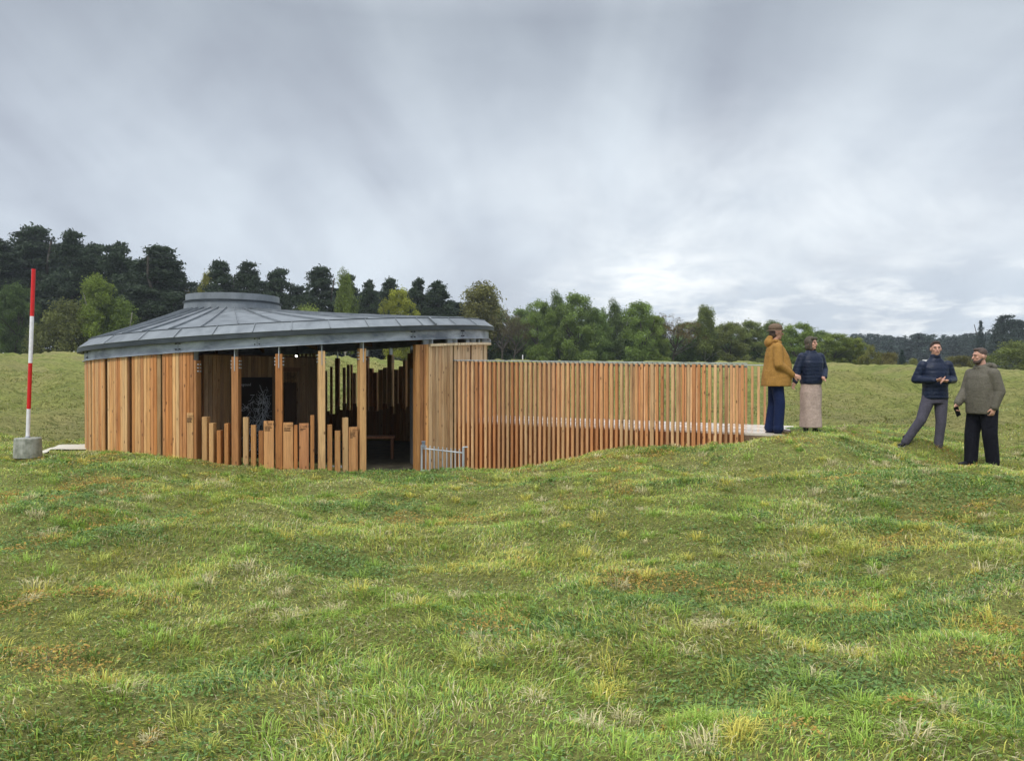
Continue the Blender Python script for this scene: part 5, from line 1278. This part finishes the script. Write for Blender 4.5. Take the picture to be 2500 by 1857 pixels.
def person_parka():     # seen side on, looking left
    Y = 11.55; x = px2x(2398, Y); zf = pz(1140, 11.5); r = person((x, Y, zf), R(-76), 'bearded man in olive grey parka and black trousers looking left, nearest the right edge')
    b = MB(); torso(b, 1.1, 1.46, .95); P, Rm = head(b, (0, -.05, 1.665), R(-12), 1.02, R(6)); caps(b, (0, .01, 1.47), (0, -.03, 1.60), .062, .058)
    Lg = [(-1, V3(-.10, 0, .93), V3(-.12, -.06, .50), V3(-.11, -.09, .09), -.1), (1, V3(.10, .02, .93), V3(.12, .02, .50), V3(.12, .08, .09), .25)]
    for q, hip, kn, an, yw in Lg: legs(b, hip, kn, an, 1.1); caps(b, an, an + V3(0, -.03, -.03), .034, .024)
    A = [(-1, V3(-.24, -.06, 1.15), V3(-.20, -.25, .95), (.1, -.35, -.9)), (1, V3(.26, .05, 1.14), V3(.24, -.03, .90), (-.1, -.2, -.95))]
    for q, el, wr, dv in A: chain(b, [V3(q * .20, 0, 1.42), el, wr], [.056, .047, .031]); hand(b, wr, dv, (-q, .1, 0), -q, .75)
    remesh('body', b, 'skin', r, .0058, 1); face_parts(P, Rm, r)
    hair_cap(P, Rm, r, 'hair_brown', 1.0)
    bd_ = MB(); elli(bd_, P(0, -.045, -.082), (.058, .052, .040), Rm); caps(bd_, P(-.066, -.005, -.04), P(-.04, -.05, -.08), .014, .026); caps(bd_, P(.066, -.005, -.04), P(.04, -.05, -.08), .014, .026); remesh('beard', bd_, 'hair_brown', r, .007, 1)
    c = MB(); loft(c, [(.80, 0, 0, .215, .185), (.82, 0, 0, .22, .19), (1.0, 0, -.01, .215, .19), (1.2, 0, -.015, .22, .18), (1.36, 0, -.005, .215, .155), (1.46, 0, .01, .16, .12), (1.53, 0, 0, .10, .095)])
    for q, el, wr, dv in A: chain(c, [V3(q * .205, 0, 1.40), el, wr.lerp(el, .05)], [.085, .078, .06])
    remesh('parka', c, 'parka', r, .011, 3)
    h = MB(); elli(h, (0, .12, 1.50), (.14, .08, .07)); caps(h, (-.11, .03, 1.53), (-.03, -.085, 1.49), .038, .03); caps(h, (.11, .03, 1.53), (.03, -.085, 1.49), .038, .03); remesh('hood', h, 'parka', r, .011, 3)
    j = MB(); loft(j, [(.78, 0, 0, .18, .15), (.90, 0, 0, .185, .15), (.96, 0, 0, .17, .14)])
    for q, hip, kn, an, yw in Lg: chain(j, [hip + V3(0, 0, -.03), kn, kn.lerp(an, .5), an + V3(0, 0, -.015)], [.125, .105, .098, .092])
    remesh('trousers', j, 'black_cloth', r, .011, 3)
    for q, hip, kn, an, yw in Lg: shoe(r, an, yw, 'shoe_black', .29)
    wr = A[0][2]; dv = Vector(A[0][3]).normalized(); hold = wr + dv * .13 + V3(.028, 0, 0)
    ph = bpy.data.objects.new('phone', None); mb = MB(); mb.box((0, 0, 0), (.012, .075, .15), 0)
    o = mb_local(mb, 'phone', 'black_panel', None, False); M4 = Matrix.Translation(r.location) @ Matrix.Rotation(R(-76), 4, 'Z'); o.matrix_world = M4 @ Matrix.Translation(hold) @ Matrix.Rotation(R(25), 4, 'X')
    bpy.data.objects.remove(ph); tag(o, 'small black phone held low in the hand of the man in the parka', 'phone')
person_coat(); person_skirt(); person_navy(); person_parka()

# ------------------------------------------------------------------ damp air that pales the far trees
hz = MB(); hz.box((0, 300, 20), (1500, 1000, 50)); ho = hz.build('haze', 'white', None, (0, 0, 0)); ho.data.materials.clear()
hm = bpy.data.materials.new('haze_air'); hm.use_nodes = True; nt = hm.node_tree; nt.nodes.remove(nt.nodes['Principled BSDF'])
pv = nt.nodes.new('ShaderNodeVolumePrincipled'); pv.inputs['Color'].default_value = (.80, .88, .97, 1); pv.inputs['Density'].default_value = .00042; pv.inputs['Anisotropy'].default_value = .2
nt.links.new(pv.outputs[0], nt.nodes['Material Output'].inputs['Volume']); ho.data.materials.append(hm); tag(ho, kind='stuff')
